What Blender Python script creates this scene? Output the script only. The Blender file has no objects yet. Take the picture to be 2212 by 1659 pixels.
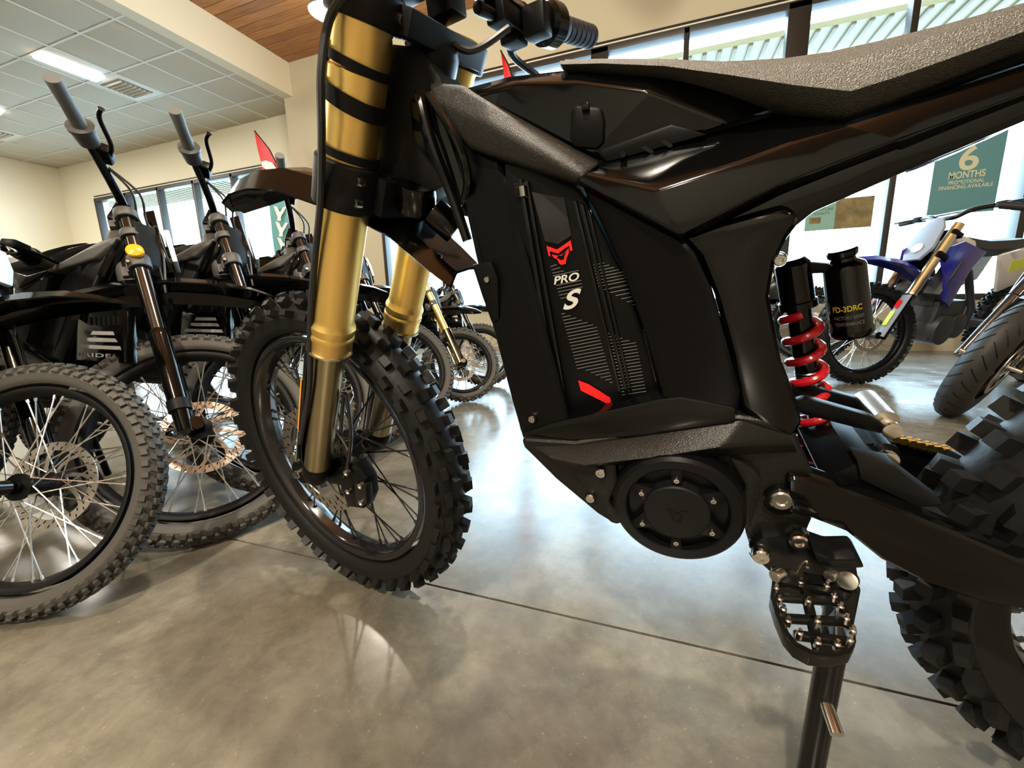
import bpy, bmesh, math, random
from mathutils import Vector, Matrix
random.seed(7)
S_ = bpy.context.scene
COL = S_.collection
rad = math.radians

# ---------------------------------------------------------------- camera
# world X runs along the window wall, Y towards it, Z up; camera stands over the origin
W, H, FPX, CAMH = 2212, 1659, 895.0, 0.611
YAW, PITCH, ROLL = rad(20.1), rad(11.25), rad(-1.75)
FW = Matrix.Rotation(YAW, 3, 'Z') @ Vector((0, math.cos(PITCH), -math.sin(PITCH)))
_u = Matrix.Rotation(YAW, 3, 'Z') @ Vector((0, math.sin(PITCH), math.cos(PITCH)))
_r = Matrix.Rotation(YAW, 3, 'Z') @ Vector((1, 0, 0))
RT = _r * math.cos(ROLL) + _u * math.sin(ROLL)
UP = _u * math.cos(ROLL) - _r * math.sin(ROLL)
CAMP = Vector((0, 0, CAMH))
cam = bpy.data.cameras.new('camera')
cam.sensor_width = 36
cam.lens = FPX / W * 36
cam.clip_start = .02
cam.clip_end = 200
camo = bpy.data.objects.new('camera', cam)
COL.objects.link(camo)
m = Matrix((RT, UP, -FW)).transposed().to_4x4()
m.translation = CAMP
camo.matrix_world = m
S_.camera = camo

# ---------------------------------------------------------------- view, world, lights
vs = S_.view_settings
vs.view_transform = 'Standard'
vs.look = 'None'
vs.gamma = 1
vs.use_curve_mapping = False
vs.exposure = -.45
S_.cycles.max_bounces = 8
S_.cycles.diffuse_bounces = 4
S_.cycles.glossy_bounces = 4
S_.cycles.transparent_max_bounces = 12
S_.cycles.sample_clamp_indirect = 6
S_.cycles.caustics_reflective = False
S_.cycles.caustics_refractive = False

wd = bpy.data.worlds.new('overcast_sky')
S_.world = wd
wd.use_nodes = True
bg = wd.node_tree.nodes['Background']
bg.inputs[0].default_value = (0.60, 0.81, 1.0, 1)
bg.inputs[1].default_value = 22.0


def area(name, loc, size, power, color, aim=(0, 0, -1), sy=None, portal=False):
    l = bpy.data.lights.new(name, 'AREA')
    l.energy = power
    l.color = color
    l.size = size
    if sy:
        l.shape = 'RECTANGLE'
        l.size_y = sy
    o = bpy.data.objects.new(name, l)
    COL.objects.link(o)
    o.location = loc
    o.rotation_euler = Vector(aim).to_track_quat('-Z', 'Y').to_euler()
    if portal:
        l.cycles.is_portal = True
    return o


WALLY, WALLY2 = 5.32, 5.71          # window wall right of the beam / left of the beam
area('window_portal', (.0, WALLY + .12, 1.95), 7.8, 1, (1, 1, 1), (0, -1, 0), 2.7, True)
area('window_portal', (-8.65, WALLY2 + .12, 1.75), 4.8, 1, (1, 1, 1), (0, -1, 0), 2.3, True)
WARM = (1.0, .91, .74)

# ---------------------------------------------------------------- materials
MATS = {}


def mat(name, color, rough=.5, metal=0.0, bump=0.0, bscale=200, spec=.5, coat=0.0, emit=None, estr=0, var=0.0, vscale=6.0, rvar=0.0, color2=None):
    m = bpy.data.materials.new(name)
    m.use_nodes = True
    nt = m.node_tree
    p = nt.nodes['Principled BSDF']
    p.inputs['Base Color'].default_value = (*color, 1)
    p.inputs['Roughness'].default_value = rough
    p.inputs['Metallic'].default_value = metal
    p.inputs['Specular IOR Level'].default_value = spec
    p.inputs['Coat Weight'].default_value = coat
    p.inputs['Coat Roughness'].default_value = .05
    if emit:
        p.inputs['Emission Color'].default_value = (*emit, 1)
        p.inputs['Emission Strength'].default_value = estr
    tc = nt.nodes.new('ShaderNodeTexCoord')
    if bump:
        n = nt.nodes.new('ShaderNodeTexNoise')
        n.inputs['Scale'].default_value = bscale
        n.inputs['Detail'].default_value = 2
        b = nt.nodes.new('ShaderNodeBump')
        b.inputs['Strength'].default_value = bump
        b.inputs['Distance'].default_value = .002
        nt.links.new(tc.outputs['Object'], n.inputs['Vector'])
        nt.links.new(n.outputs['Fac'], b.inputs['Height'])
        nt.links.new(b.outputs['Normal'], p.inputs['Normal'])
    if var or color2:
        n = nt.nodes.new('ShaderNodeTexNoise')
        n.inputs['Scale'].default_value = vscale
        n.inputs['Detail'].default_value = 6
        n.inputs['Roughness'].default_value = .6
        r = nt.nodes.new('ShaderNodeValToRGB')
        r.color_ramp.elements[0].position = .3
        r.color_ramp.elements[1].position = .7
        c2 = color2 or tuple(min(1, c * (1 + var)) for c in color)
        c1 = color if color2 else tuple(c * (1 - var) for c in color)
        r.color_ramp.elements[0].color = (*c1, 1)
        r.color_ramp.elements[1].color = (*c2, 1)
        nt.links.new(tc.outputs['Object'], n.inputs['Vector'])
        nt.links.new(n.outputs['Fac'], r.inputs['Fac'])
        nt.links.new(r.outputs['Color'], p.inputs['Base Color'])
        if rvar:
            mr = nt.nodes.new('ShaderNodeMapRange')
            mr.inputs['From Min'].default_value = .3
            mr.inputs['From Max'].default_value = .7
            mr.inputs['To Min'].default_value = rough - rvar
            mr.inputs['To Max'].default_value = rough + rvar
            nt.links.new(n.outputs['Fac'], mr.inputs['Value'])
            nt.links.new(mr.outputs['Result'], p.inputs['Roughness'])
    MATS[name] = m
    return m


mat('gloss_black', (.002, .002, .002), .10, spec=.33)
mat('satin_black', (.003, .003, .0033), .34, spec=.14)
mat('matte_black', (.006, .006, .006), .5, spec=.16)
mat('frame_black', (.012, .011, .009), .36, bump=.5, bscale=900, spec=.34)
mat('grey_frame', (.055, .055, .052), .42, bump=.3, bscale=900)
mat('housing_black', (.006, .0056, .0046), .35, bump=.25, bscale=700, spec=.28)
mat('rubber', (.007, .007, .007), .5, bump=.2, bscale=120, spec=.25)
mat('rubber_grey', (.055, .052, .046), .65, bump=.25, bscale=90)
mat('grip_rubber', (.010, .010, .010), .6, spec=.25)
mat('grip_grey', (.11, .11, .105), .6)
mat('gold', (1.0, .68, .21), .38, 1.0, bump=.03, bscale=300)
mat('gold_pale', (.62, .52, .30), .3, 1.0)
mat('olive_tube', (.34, .29, .17), .28, 1.0)
mat('dark_chrome', (.07, .068, .062), .18, 1.0)
mat('steel', (.55, .53, .48), .25, 1.0)
mat('bright_steel', (.78, .76, .70), .18, 1.0)
mat('rotor_steel', (.55, .50, .44), .32, 1.0)
mat('black_rim', (.008, .008, .009), .12, spec=.6)
mat('spoke_black', (.03, .03, .03), .25, .6)
mat('spoke_silver', (.6, .6, .58), .28, 1.0)
mat('spring_red', (.42, .008, .016), .18, coat=.5)
mat('logo_red', (.75, .012, .012), .35)
mat('decal_white', (.62, .60, .55), .5)
mat('decal_mid', (.26, .26, .25), .5)
mat('decal_grey', (.16, .155, .145), .5)
mat('decal_film', (.018, .018, .020), .28, var=.7, vscale=14, spec=.3)
mat('decal_yellow', (.75, .55, .03), .45)
mat('amber', (.95, .38, .02), .2, coat=.5)
mat('seat_vinyl', (.072, .069, .058), .40, bump=1.0, bscale=900)
mat('leather_black', (.02, .02, .02), .5, bump=.5, bscale=700)
mat('peg_alloy', (.005, .005, .005), .24, spec=.3)
mat('chain_gold', (.75, .5, .12), .28, 1.0)
mat('cable', (.012, .012, .012), .35)
mat('blue_plastic', (.02, .018, .30), .25, coat=.3)
mat('white_plastic', (.62, .60, .54), .35)
mat('cream_plastic', (.55, .50, .38), .4)
mat('lime_plastic', (.62, .72, .04), .4)
mat('engine_grey', (.05, .05, .052), .45, .4)
mat('street_black', (.010, .010, .011), .16, coat=.6)
mat('fairing_blue', (.015, .012, .10), .2, coat=.5)
mat('fender_silver', (.30, .30, .31), .3, .5)
mat('rubber_street', (.022, .022, .021), .55, spec=.3)
mat('plate_blue', (.26, .31, .40), .4)
mat('lens', (.75, .85, .95), .05, coat=1)
mat('lamp_glow', (1, 1, 1), .5, emit=(1, .95, .85), estr=9)
mat('troffer_glow', (1, 1, 1), .5, emit=(1, .93, .88), estr=9)
mat('strip_glow', (1, 1, 1), .5, emit=(1, 1, 1), estr=6)
mat('wall_cream', (.64, .59, .46), .75, bump=.08, bscale=80)
mat('wall_tan', (.48, .435, .32), .75, bump=.08, bscale=80)
mat('tile_white', (.46, .425, .34), .9, bump=.5, bscale=160)
mat('grid_metal', (.55, .55, .50), .5)
mat('joint_fill', (.16, .085, .045), .8, bump=.8, bscale=60)
mat('frame_bronze', (.02, .017, .014), .38)
mat('soffit_metal', (.29, .24, .14), .5)
mat('soffit_rib', (.19, .16, .095), .5)
mat('asphalt', (.55, .56, .58), .8)
mat('banner_teal', (.10, .26, .29), .6)
mat('banner_print', (.62, .62, .42), .6)
mat('poster_green', (.22, .40, .34), .6)
mat('poster_dark', (.10, .075, .03), .6, color2=(.30, .24, .10), vscale=9)
mat('poster_ink', (.03, .08, .07), .6)
mat('flag_red', (.62, .015, .02), .6)
mat('flag_teal', (.10, .32, .33), .6)
mat('flag_white', (.75, .75, .72), .6)
mat('vent_white', (.62, .61, .54), .5)
mat('vent_dark', (.16, .15, .13), .7)
mat('plank_a', (.30, .125, .038), .42, var=.35, vscale=3)
mat('plank_b', (.25, .10, .030), .42, var=.35, vscale=3)
mat('plank_c', (.36, .155, .050), .42, var=.35, vscale=3)
for _n in ('plank_a', 'plank_b', 'plank_c'):
    _nt = MATS[_n].node_tree
    _mp = _nt.nodes.new('ShaderNodeMapping')
    _mp.inputs['Scale'].default_value = (1, 14, 14)
    _tc = [n for n in _nt.nodes if n.type == 'TEX_COORD'][0]
    _nz = [n for n in _nt.nodes if n.type == 'TEX_NOISE'][0]
    _nt.links.new(_tc.outputs['Object'], _mp.inputs['Vector'])
    _nt.links.new(_mp.outputs['Vector'], _nz.inputs['Vector'])


def concrete():
    m = mat('concrete', (.2, .17, .13), .22, spec=.8)
    nt = m.node_tree
    p = nt.nodes['Principled BSDF']
    tc = nt.nodes.new('ShaderNodeTexCoord')

    def noise(scale, detail, rough, dist=0):
        n = nt.nodes.new('ShaderNodeTexNoise')
        n.inputs['Scale'].default_value = scale
        n.inputs['Detail'].default_value = detail
        n.inputs['Roughness'].default_value = rough
        n.inputs['Distortion'].default_value = dist
        nt.links.new(tc.outputs['Object'], n.inputs['Vector'])
        return n

    def ramp(n, stops):
        r = nt.nodes.new('ShaderNodeValToRGB')
        while len(r.color_ramp.elements) < len(stops):
            r.color_ramp.elements.new(.5)
        for e, (pos, c) in zip(r.color_ramp.elements, stops):
            e.position = pos
            e.color = (*c, 1)
        nt.links.new(n.outputs['Fac'], r.inputs['Fac'])
        return r
    a = ramp(noise(2.2, 8, .62, .6), [(.30, (.092, .083, .063)), (.5, (.145, .131, .100)), (.68, (.22, .202, .158))])
    b = ramp(noise(16, 6, .7, .3), [(.35, (.80, .80, .80)), (.65, (1.18, 1.17, 1.15))])
    sp = ramp(noise(140, 2, .5), [(.66, (1, 1, 1)), (.76, (1.6, 1.55, 1.45))])
    mx = nt.nodes.new('ShaderNodeMix')
    mx.data_type = 'RGBA'
    mx.blend_type = 'MULTIPLY'
    mx.inputs[0].default_value = 1
    nt.links.new(a.outputs[0], mx.inputs[6])
    nt.links.new(b.outputs[0], mx.inputs[7])
    mx2 = nt.nodes.new('ShaderNodeMix')
    mx2.data_type = 'RGBA'
    mx2.blend_type = 'MULTIPLY'
    mx2.inputs[0].default_value = 1
    nt.links.new(mx.outputs[2], mx2.inputs[6])
    nt.links.new(sp.outputs[0], mx2.inputs[7])
    nt.links.new(mx2.outputs[2], p.inputs['Base Color'])
    rr = ramp(noise(5, 5, .6), [(.3, (.15, .15, .15)), (.7, (.30, .30, .30))])
    nt.links.new(rr.outputs[0], p.inputs['Roughness'])
    bn = nt.nodes.new('ShaderNodeBump')
    bn.inputs['Strength'].default_value = .12
    bn.inputs['Distance'].default_value = .004
    nt.links.new(noise(7, 4, .55).outputs['Fac'], bn.inputs['Height'])
    nt.links.new(bn.outputs['Normal'], p.inputs['Normal'])
    return m


concrete()


def glass():
    m = bpy.data.materials.new('window_glass')
    m.use_nodes = True
    nt = m.node_tree
    nt.nodes.clear()
    out = nt.nodes.new('ShaderNodeOutputMaterial')
    mix = nt.nodes.new('ShaderNodeMixShader')
    t = nt.nodes.new('ShaderNodeBsdfTransparent')
    t.inputs[0].default_value = (.92, .96, .96, 1)
    g = nt.nodes.new('ShaderNodeBsdfGlossy')
    g.inputs['Roughness'].default_value = .02
    mix.inputs[0].default_value = .045
    nt.links.new(t.outputs[0], mix.inputs[1])
    nt.links.new(g.outputs[0], mix.inputs[2])
    nt.links.new(mix.outputs[0], out.inputs[0])
    MATS['window_glass'] = m


glass()

# ---------------------------------------------------------------- mesh helpers


def V(*a):
    return Vector(a[0] if len(a) == 1 else a)


def basis(axis):
    a = V(axis).normalized()
    t = Vector((0, 0, 1)) if abs(a.z) < .9 else Vector((1, 0, 0))
    x = a.cross(t).normalized()
    return x, a.cross(x).normalized(), a


def smooth_path(pts, k=6):
    pts = [V(p) for p in pts]
    if len(pts) < 3:
        return pts
    out = []
    for i in range(len(pts) - 1):
        p0 = pts[max(i - 1, 0)]
        p1, p2 = pts[i], pts[i + 1]
        p3 = pts[min(i + 2, len(pts) - 1)]
        for j in range(k):
            t = j / k
            out.append(.5 * ((2 * p1) + (p2 - p0) * t + (2 * p0 - 5 * p1 + 4 * p2 - p3) * t * t + (3 * p1 - p0 - 3 * p2 + p3) * t ** 3))
    out.append(pts[-1])
    return out


class MB:
    def __init__(s):
        s.v, s.f = [], []

    def add(s, vs_, fs):
        n = len(s.v)
        s.v += [V(v) for v in vs_]
        s.f += [tuple(i + n for i in f) for f in fs]
        return s

    def box(s, c, size, rot=None):
        c = V(c)
        vs_ = []
        for dx in (-.5, .5):
            for dy in (-.5, .5):
                for dz in (-.5, .5):
                    q = Vector((dx * size[0], dy * size[1], dz * size[2]))
                    vs_.append(c + (rot @ q if rot else q))
        return s.add(vs_, [(0, 1, 3, 2), (4, 6, 7, 5), (0, 4, 5, 1), (2, 3, 7, 6), (0, 2, 6, 4), (1, 5, 7, 3)])

    def cyl(s, p0, p1, r0, r1=None, n=16, cap=True):
        return s.tube([p0, p1], [r0, r0 if r1 is None else r1], n, cap)

    def tube(s, pts, r, n=8, cap=True):
        pts = [V(p) for p in pts]
        if not isinstance(r, (list, tuple)):
            r = [r] * len(pts)
        x = None
        rings = []
        for i, p in enumerate(pts):
            d = (pts[min(i + 1, len(pts) - 1)] - pts[max(i - 1, 0)]).normalized()
            if x is None:
                x, y, _ = basis(d)
            else:
                x = (x - d * x.dot(d)).normalized()
                y = d.cross(x)
            rings.append([p + (x * math.cos(2 * math.pi * k / n) + y * math.sin(2 * math.pi * k / n)) * r[i] for k in range(n)])
        return s.loft(rings, cap)

    def loft(s, rings, cap=True, closed=True):
        n = len(rings[0])
        vs_ = [v for r in rings for v in r]
        fs = []
        m_ = n if closed else n - 1
        for i in range(len(rings) - 1):
            for k in range(m_):
                k2 = (k + 1) % n
                fs.append((i * n + k, i * n + k2, (i + 1) * n + k2, (i + 1) * n + k))
        if cap:
            fs.append(tuple(range(n - 1, -1, -1)))
            fs.append(tuple((len(rings) - 1) * n + k for k in range(n)))
        return s.add(vs_, fs)

    def lathe(s, prof, o=(0, 0, 0), axis=(0, 1, 0), n=48, closed=False):
        x, y, a = basis(axis)
        o = V(o)
        m_ = len(prof)
        vs_ = []
        for k in range(n):
            c, q = math.cos(2 * math.pi * k / n), math.sin(2 * math.pi * k / n)
            for r, t in prof:
                vs_.append(o + a * t + (x * c + y * q) * r)
        fs = []
        for k in range(n):
            k2 = (k + 1) % n
            for j in range(m_ if closed else m_ - 1):
                j2 = (j + 1) % m_
                fs.append((k * m_ + j, k2 * m_ + j, k2 * m_ + j2, k * m_ + j2))
        return s.add(vs_, fs)

    def prism(s, front, back):
        n = len(front)
        vs_ = [V(p) for p in front] + [V(p) for p in back]
        fs = [tuple(range(n)), tuple(range(2 * n - 1, n - 1, -1))]
        for i in range(n):
            j = (i + 1) % n
            fs.append((i, n + i, n + j, j))
        return s.add(vs_, fs)

    def slab(s, poly, y1):
        """poly of local points; extruded along local y to y1 (number or per-point list)"""
        ys = y1 if isinstance(y1, (list, tuple)) else [y1] * len(poly)
        return s.prism(poly, [(p[0], yy, p[2]) for p, yy in zip(poly, ys)])

    def ball(s, c, r, sc=(1, 1, 1), n=16, m_=10):
        c = V(c)
        rings = []
        for i in range(1, m_):
            ph = math.pi * i / m_
            rings.append([c + Vector((r * sc[0] * math.sin(ph) * math.cos(2 * math.pi * k / n), r * sc[1] * math.sin(ph) * math.sin(2 * math.pi * k / n), r * sc[2] * math.cos(ph))) for k in range(n)])
        return s.loft(rings)

    def mirror_y(s):
        n = len(s.v)
        s.v += [Vector((p.x, -p.y, p.z)) for p in s.v[:n]]
        s.f += [tuple(i + n for i in reversed(f)) for f in list(s.f)]
        return s

    def mesh(s, name, material, bevel=0, angle=35, seg=2, flat=False, weld=False, bang=28):
        me = bpy.data.meshes.new(name)
        me.from_pydata([tuple(v) for v in s.v], [], s.f)
        bm = bmesh.new()
        bm.from_mesh(me)
        if weld:
            bmesh.ops.remove_doubles(bm, verts=bm.verts, dist=1e-5)
        bmesh.ops.recalc_face_normals(bm, faces=bm.faces)
        if bevel:
            es = [e for e in bm.edges if len(e.link_faces) == 2 and e.calc_face_angle(0) > rad(bang)]
            bmesh.ops.bevel(bm, geom=es, offset=bevel, segments=seg, affect='EDGES', profile=.6, clamp_overlap=True)
        bm.to_mesh(me)
        bm.free()
        me.materials.append(MATS[material])
        if not flat:
            me.polygons.foreach_set('use_smooth', [True] * len(me.polygons))
            me.set_sharp_from_angle(angle=rad(angle))
        me.update()
        return me

    def build(s, name, material, parent=None, m4=None, **k):
        return link(name, s.mesh(name, material, **k), parent, m4)


def link(name, me, parent=None, m4=None):
    o = bpy.data.objects.new(name, me)
    COL.objects.link(o)
    if parent:
        o.parent = parent
    if m4 is not None:
        o.matrix_local = m4
    return o


def tag(o, label=None, cat=None, group=None, kind=None):
    for k, v in (('label', label), ('category', cat), ('group', group), ('kind', kind)):
        if v:
            o[k] = v
    return o


def empty(name, m4, label, cat, group=None):
    o = bpy.data.objects.new(name, None)
    COL.objects.link(o)
    o.empty_display_size = .1
    o.matrix_world = m4
    return tag(o, label, cat, group)


def struct(o):
    o['kind'] = 'structure'
    return o


def glyphs(text, shear=0.0, bold=0.0, space=1.0):
    """text outline as flat triangles, normalised to a 1 x 1 box"""
    cu = bpy.data.curves.new('t', 'FONT')
    cu.body = text
    cu.offset = bold
    cu.shear = shear
    cu.space_character = space
    cu.align_x = 'LEFT'
    o = bpy.data.objects.new('t', cu)
    COL.objects.link(o)
    dg = bpy.context.evaluated_depsgraph_get()
    me = bpy.data.meshes.new_from_object(o.evaluated_get(dg))
    vs_ = [v.co.copy() for v in me.vertices]
    fs = [tuple(p.vertices) for p in me.polygons]
    bpy.data.objects.remove(o)
    bpy.data.curves.remove(cu)
    bpy.data.meshes.remove(me)
    x0, x1 = min(v.x for v in vs_), max(v.x for v in vs_)
    y0, y1 = min(v.y for v in vs_), max(v.y for v in vs_)
    return [((v.x - x0) / (x1 - x0), (v.y - y0) / (y1 - y0)) for v in vs_], fs


def lettering(mb, text, bl, br, tl, **k):
    bl, br, tl = V(bl), V(br), V(tl)
    g, fs = glyphs(text, **k)
    return mb.add([bl + (br - bl) * x + (tl - bl) * y for x, y in g], fs)


# ---------------------------------------------------------------- frames: photo pixel -> point of a known plane
def ray(px, py):
    return (RT * ((px - W / 2) / FPX) - UP * ((py - H / 2) / FPX) + FW)


def cw(x, y):
    """camera-aligned floor position -> world"""
    v = Matrix.Rotation(YAW, 3, 'Z') @ Vector((x, y, 0))
    return v


class Frame:
    """x rearward, y to the machine's right, z up in its (leaning) middle plane; origin on the floor under the front axle"""

    def __init__(s, xy, yaw, lean, z=0.0):
        o = cw(*xy)
        o.z = z
        s.m = Matrix.Translation(o) @ Matrix.Rotation(YAW + rad(yaw), 4, 'Z') @ Matrix.Rotation(rad(lean), 4, 'X')
        s.i = s.m.inverted()

    def to(s, px, py, y):
        n = s.m.to_3x3() @ Vector((0, 1, 0))
        q = s.m @ Vector((0, y, 0))
        d = ray(px, py)
        return s.i @ (CAMP + d * ((q - CAMP).dot(n) / d.dot(n)))


def floor_pt(px, py, z=0.0):
    d = ray(px, py)
    return CAMP + d * ((z - CAMH) / d.z)
# ---------------------------------------------------------------- the showroom
XL, XR, YB, ZC, ZW = -12.2, 6.4, -7.5, 3.65, 4.09
BX0, BX1 = -5.40, -5.23             # ceiling beam


def quadbox(x0, x1, y0, y1, z0, z1):
    return MB().box(((x0 + x1) / 2, (y0 + y1) / 2, (z0 + z1) / 2), (x1 - x0, y1 - y0, z1 - z0))


# floor: polished slabs with sawn joints
fl = struct(quadbox(XL, XR, YB, WALLY2 + .2, -.2, -.012).build('floor', 'joint_fill', flat=True))
ys = [YB, -2.6, .70, 4.0, WALLY2 + .2]
xs = [XL, -8.9, -5.4, -1.9, 1.6 + 1.3, XR]
for i in range(len(ys) - 1):
    for j in range(len(xs) - 1):
        g = .0028
        quadbox(xs[j] + g, xs[j + 1] - g, ys[i] + g, ys[i + 1] - g, -.012, 0).build('concrete_slab', 'concrete', fl, flat=True)


def wall(name, material, x0, x1, y0, y1, z0, z1, hole=None):
    """wall slab along x (or y); hole = (a0, a1, z0, z1) in the long direction"""
    mb = MB()
    if not hole:
        mb.box(((x0 + x1) / 2, (y0 + y1) / 2, (z0 + z1) / 2), (x1 - x0, y1 - y0, z1 - z0))
    else:
        a0, a1, h0, h1 = hole
        for (p, q, r, t) in ((x0, a0, z0, z1), (a1, x1, z0, z1), (a0, a1, z0, h0), (a0, a1, h1, z1)):
            if q - p > .001 and t - r > .001:
                mb.box(((p + q) / 2, (y0 + y1) / 2, (r + t) / 2), (q - p, y1 - y0, t - r))
    return struct(mb.build(name, material, flat=True))


WA = (-11.1, -6.2, .55, 2.94)       # window left of the beam
WB = (-3.84, 4.05, .50, 3.35)       # window right of the beam
wall('wall_back', 'wall_cream', XL, BX0, WALLY2, WALLY2 + .2, 0, ZC + .2, WA)
wall('wall_back_right', 'wall_tan', BX0, XR, WALLY, WALLY + .2, 0, ZW + .2, WB)
struct(quadbox(BX0, BX0 + .12, WALLY + .2, WALLY2 + .2, 0, ZC + .2).build('wall_return', 'wall_cream', flat=True))
wall('wall_left', 'wall_cream', XL - .2, XL, YB, WALLY2 + .2, 0, ZC + .2)
wall('wall_right', 'wall_tan', XR, XR + .2, YB, WALLY + .2, 0, ZW + .2)
wall('wall_front', 'wall_cream', XL, XR, YB - .2, YB, 0, ZW + .2)
wall('trim_1', 'wall_cream', BX0, BX1, YB, WALLY, ZC, ZW + .2)
# ceiling left of the beam: lay-in tiles on a metal grid
ce = struct(quadbox(XL, BX0, YB, WALLY2, ZC + .03, ZC + .2).build('ceiling', 'vent_dark', flat=True))
T = .61
tile_me = MB().box((0, 0, 0), (T - .022, T - .022, .02)).mesh('ceiling_tile', 'tile_white', bevel=.004)
tx = [BX0 - .16 - T * k for k in range(12)]
ty = [2.74 + .61 - T * 9 + T * k for k in range(15)]
TROF = {(2, 9), (6, 9), (9, 8), (2, 5), (6, 5)}
VENT = {(2, 10), (8, 10)}
gm = MB()
for i in range(len(tx)):
    gm.box((tx[i], (YB + WALLY2) / 2, ZC + .004), (.024, WALLY2 - YB, .008))
for y in ty:
    gm.box(((XL + BX0) / 2, y, ZC + .005), (BX0 - XL, .024, .008))
gm.build('grid_runner', 'grid_metal', ce, flat=True)
for i in range(len(tx)):
    for k in range(len(ty) - 1):
        if (i, k) in TROF or (i, k) in VENT:
            continue
        cx, cy = tx[i] - T / 2, ty[k] + T / 2
        x0_, x1_, y0_, y1_ = max(cx - T / 2, XL), cx + T / 2, cy - T / 2, min(cy + T / 2, WALLY2)
        if x1_ - x0_ < .05 or y1_ - y0_ < .05:
            continue
        sc = Matrix.Diagonal(((x1_ - x0_) / T, (y1_ - y0_) / T, 1, 1))
        link('ceiling_tile', tile_me, ce, Matrix.Translation(((x0_ + x1_) / 2, (y0_ + y1_) / 2, ZC + .018)) @ sc)
quadbox(BX0 - .15, BX0, YB, WALLY2, ZC + .003, ZC + .02).build('ceiling_tile', 'tile_white', ce, flat=True)
bx = MB().box((0, 0, 0), (T - .024, T - .024, .02)).mesh('backing', 'vent_white', bevel=.003)
nt_ = 0
for (i, k) in sorted(TROF):
    cx, cy = tx[i] - T / 2, ty[k] + T / 2
    o = empty('ceiling_light', Matrix.Translation((cx, cy, ZC)), {(2, 9): 'square recessed ceiling light beside the louvred air vent', (6, 9): 'square recessed ceiling light cut off by the left edge of the picture', (2, 5): 'recessed ceiling light overhead beside the white beam, behind the viewer', (6, 5): 'recessed ceiling light overhead away from the beam, behind the viewer', (9, 8): 'recessed ceiling light nearest the left wall'}[(i, k)], 'ceiling light', 'recessed ceiling lights')
    nt_ += 1
    link('frame', bx, o, Matrix.Translation((0, 0, .02)))
    MB().tube([(0, -.28, -.004), (0, .28, -.004)], .11, 24).build('diffuser', 'troffer_glow', o, Matrix.Scale(.45, 4, (0, 0, 1)))
    area('ceiling_light_lamp', (cx, cy, ZC - .07), .5, 110, (1, .92, .80))
nt_ = 0
for (i, k) in sorted(VENT):
    cx, cy = tx[i] - T / 2, ty[k] + T / 2
    o = empty('ceiling_vent', Matrix.Translation((cx, cy, ZC)), ['square louvred air vent behind the ceiling light', 'dark air vent at the far left of the ceiling'][nt_], 'air vent')
    nt_ += 1
    link('frame', bx, o, Matrix.Translation((0, 0, .014)))
    MB().box((0, 0, 0), (.40, .40, .01)).build('grille', 'vent_dark', o, Matrix.Translation((0, 0, .002)), flat=True)
    for q in range(7):
        MB().box((0, 0, 0), (.36, .012, .03), Matrix.Rotation(.6, 3, 'X')).build('louvre', 'vent_white', o, Matrix.Translation((0, -.165 + q * .055, -.006)))
# timber ceiling right of the beam
ct = struct(quadbox(BX1, XR, YB, WALLY, ZW + .02, ZW + .2).build('ceiling_timber', 'plank_b', flat=True))
pw = .135
nrow = int((WALLY + 2.6) / pw)
pl_cache = {}
for r in range(nrow):
    y = WALLY - pw * (r + .5)
    x = BX1
    lens_ = [1.3 + .9 * random.random()] + [3.0 + random.random()] * 3 + [9]
    for L in lens_:
        x2 = min(x + L, XR)
        if x2 - x > .05:
            mname = random.choice(['plank_a', 'plank_b', 'plank_c', 'plank_a'])
            MB().box(((x + x2) / 2, y, ZW + .01), (x2 - x - .003, pw - .006, .02)).build('ceiling_plank', mname, ct, bevel=.003, seg=1)
        x = x2
        if x >= XR - .01:
            break


def window(name, spec, y, mulls, wide=()):
    x0, x1, z0, z1 = spec
    fr = MB()
    w = .055
    for (a, b, c, d) in ((x0, x1, z1 - w, z1 + .05), (x0, x1, z0, z0 + w), (x0 - .03, x0 + w - .03, z0, z1), (x1 - w, x1, z0, z1)):
        fr.box(((a + b) / 2, y + .03, (c + d) / 2), (b - a, .12, d - c))
    o = struct(fr.build(name, 'frame_bronze', bevel=.004))
    edges = [x0]
    for mx in mulls:
        ww = .19 if mx in wide else .055
        MB().box((mx, y + .03, (z0 + z1) / 2), (ww, .12, z1 - z0)).build('mullion', 'frame_bronze', o, bevel=.004)
        edges.append(mx)
    edges.append(x1)
    MB().box(((x0 + x1) / 2, y - .034, z1 + .012), (x1 - x0, .012, .014)).build('head_trim', 'vent_white', o)
    for a, b in zip(edges[:-1], edges[1:]):
        MB().box(((a + b) / 2, y + .05, (z0 + z1) / 2), (b - a, .008, z1 - z0)).build('pane', 'window_glass', o, flat=True)
    return o


window('window_1', WA, WALLY2, [-10.12, -9.14, -8.15, -7.17])
window('window_2', WB, WALLY, [-2.9, -1.85, -.78, .12, 1.125, 2.03, 3.02], wide=(1.125, -.78))

# porch outside: ribbed canopy, apron
for nm_, x0, x1, y1 in (('porch_canopy', -14, -5.2, 7.9), ('porch_canopy_right', -5.2, 8, 6.55)):
    so = struct(quadbox(x0, x1, 5.98, y1, 3.40, 3.46).build(nm_, 'soffit_metal', flat=True))
    rib = MB().box((0, 0, 0), (.045, y1 - 6.0, .03)).mesh('rib', 'soffit_rib', bevel=.008)
    for k in range(int((x1 - x0 - .1) / .16)):
        link('rib', rib, so, Matrix.Translation((x0 + .1 + k * .16, (y1 + 5.98) / 2, 3.39)))
struct(quadbox(-30, 30, WALLY2 + .3, 45, -.3, -.05).build('ground_outside', 'asphalt', flat=True))

# hanging lamps over the timber-ceiling part


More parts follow.
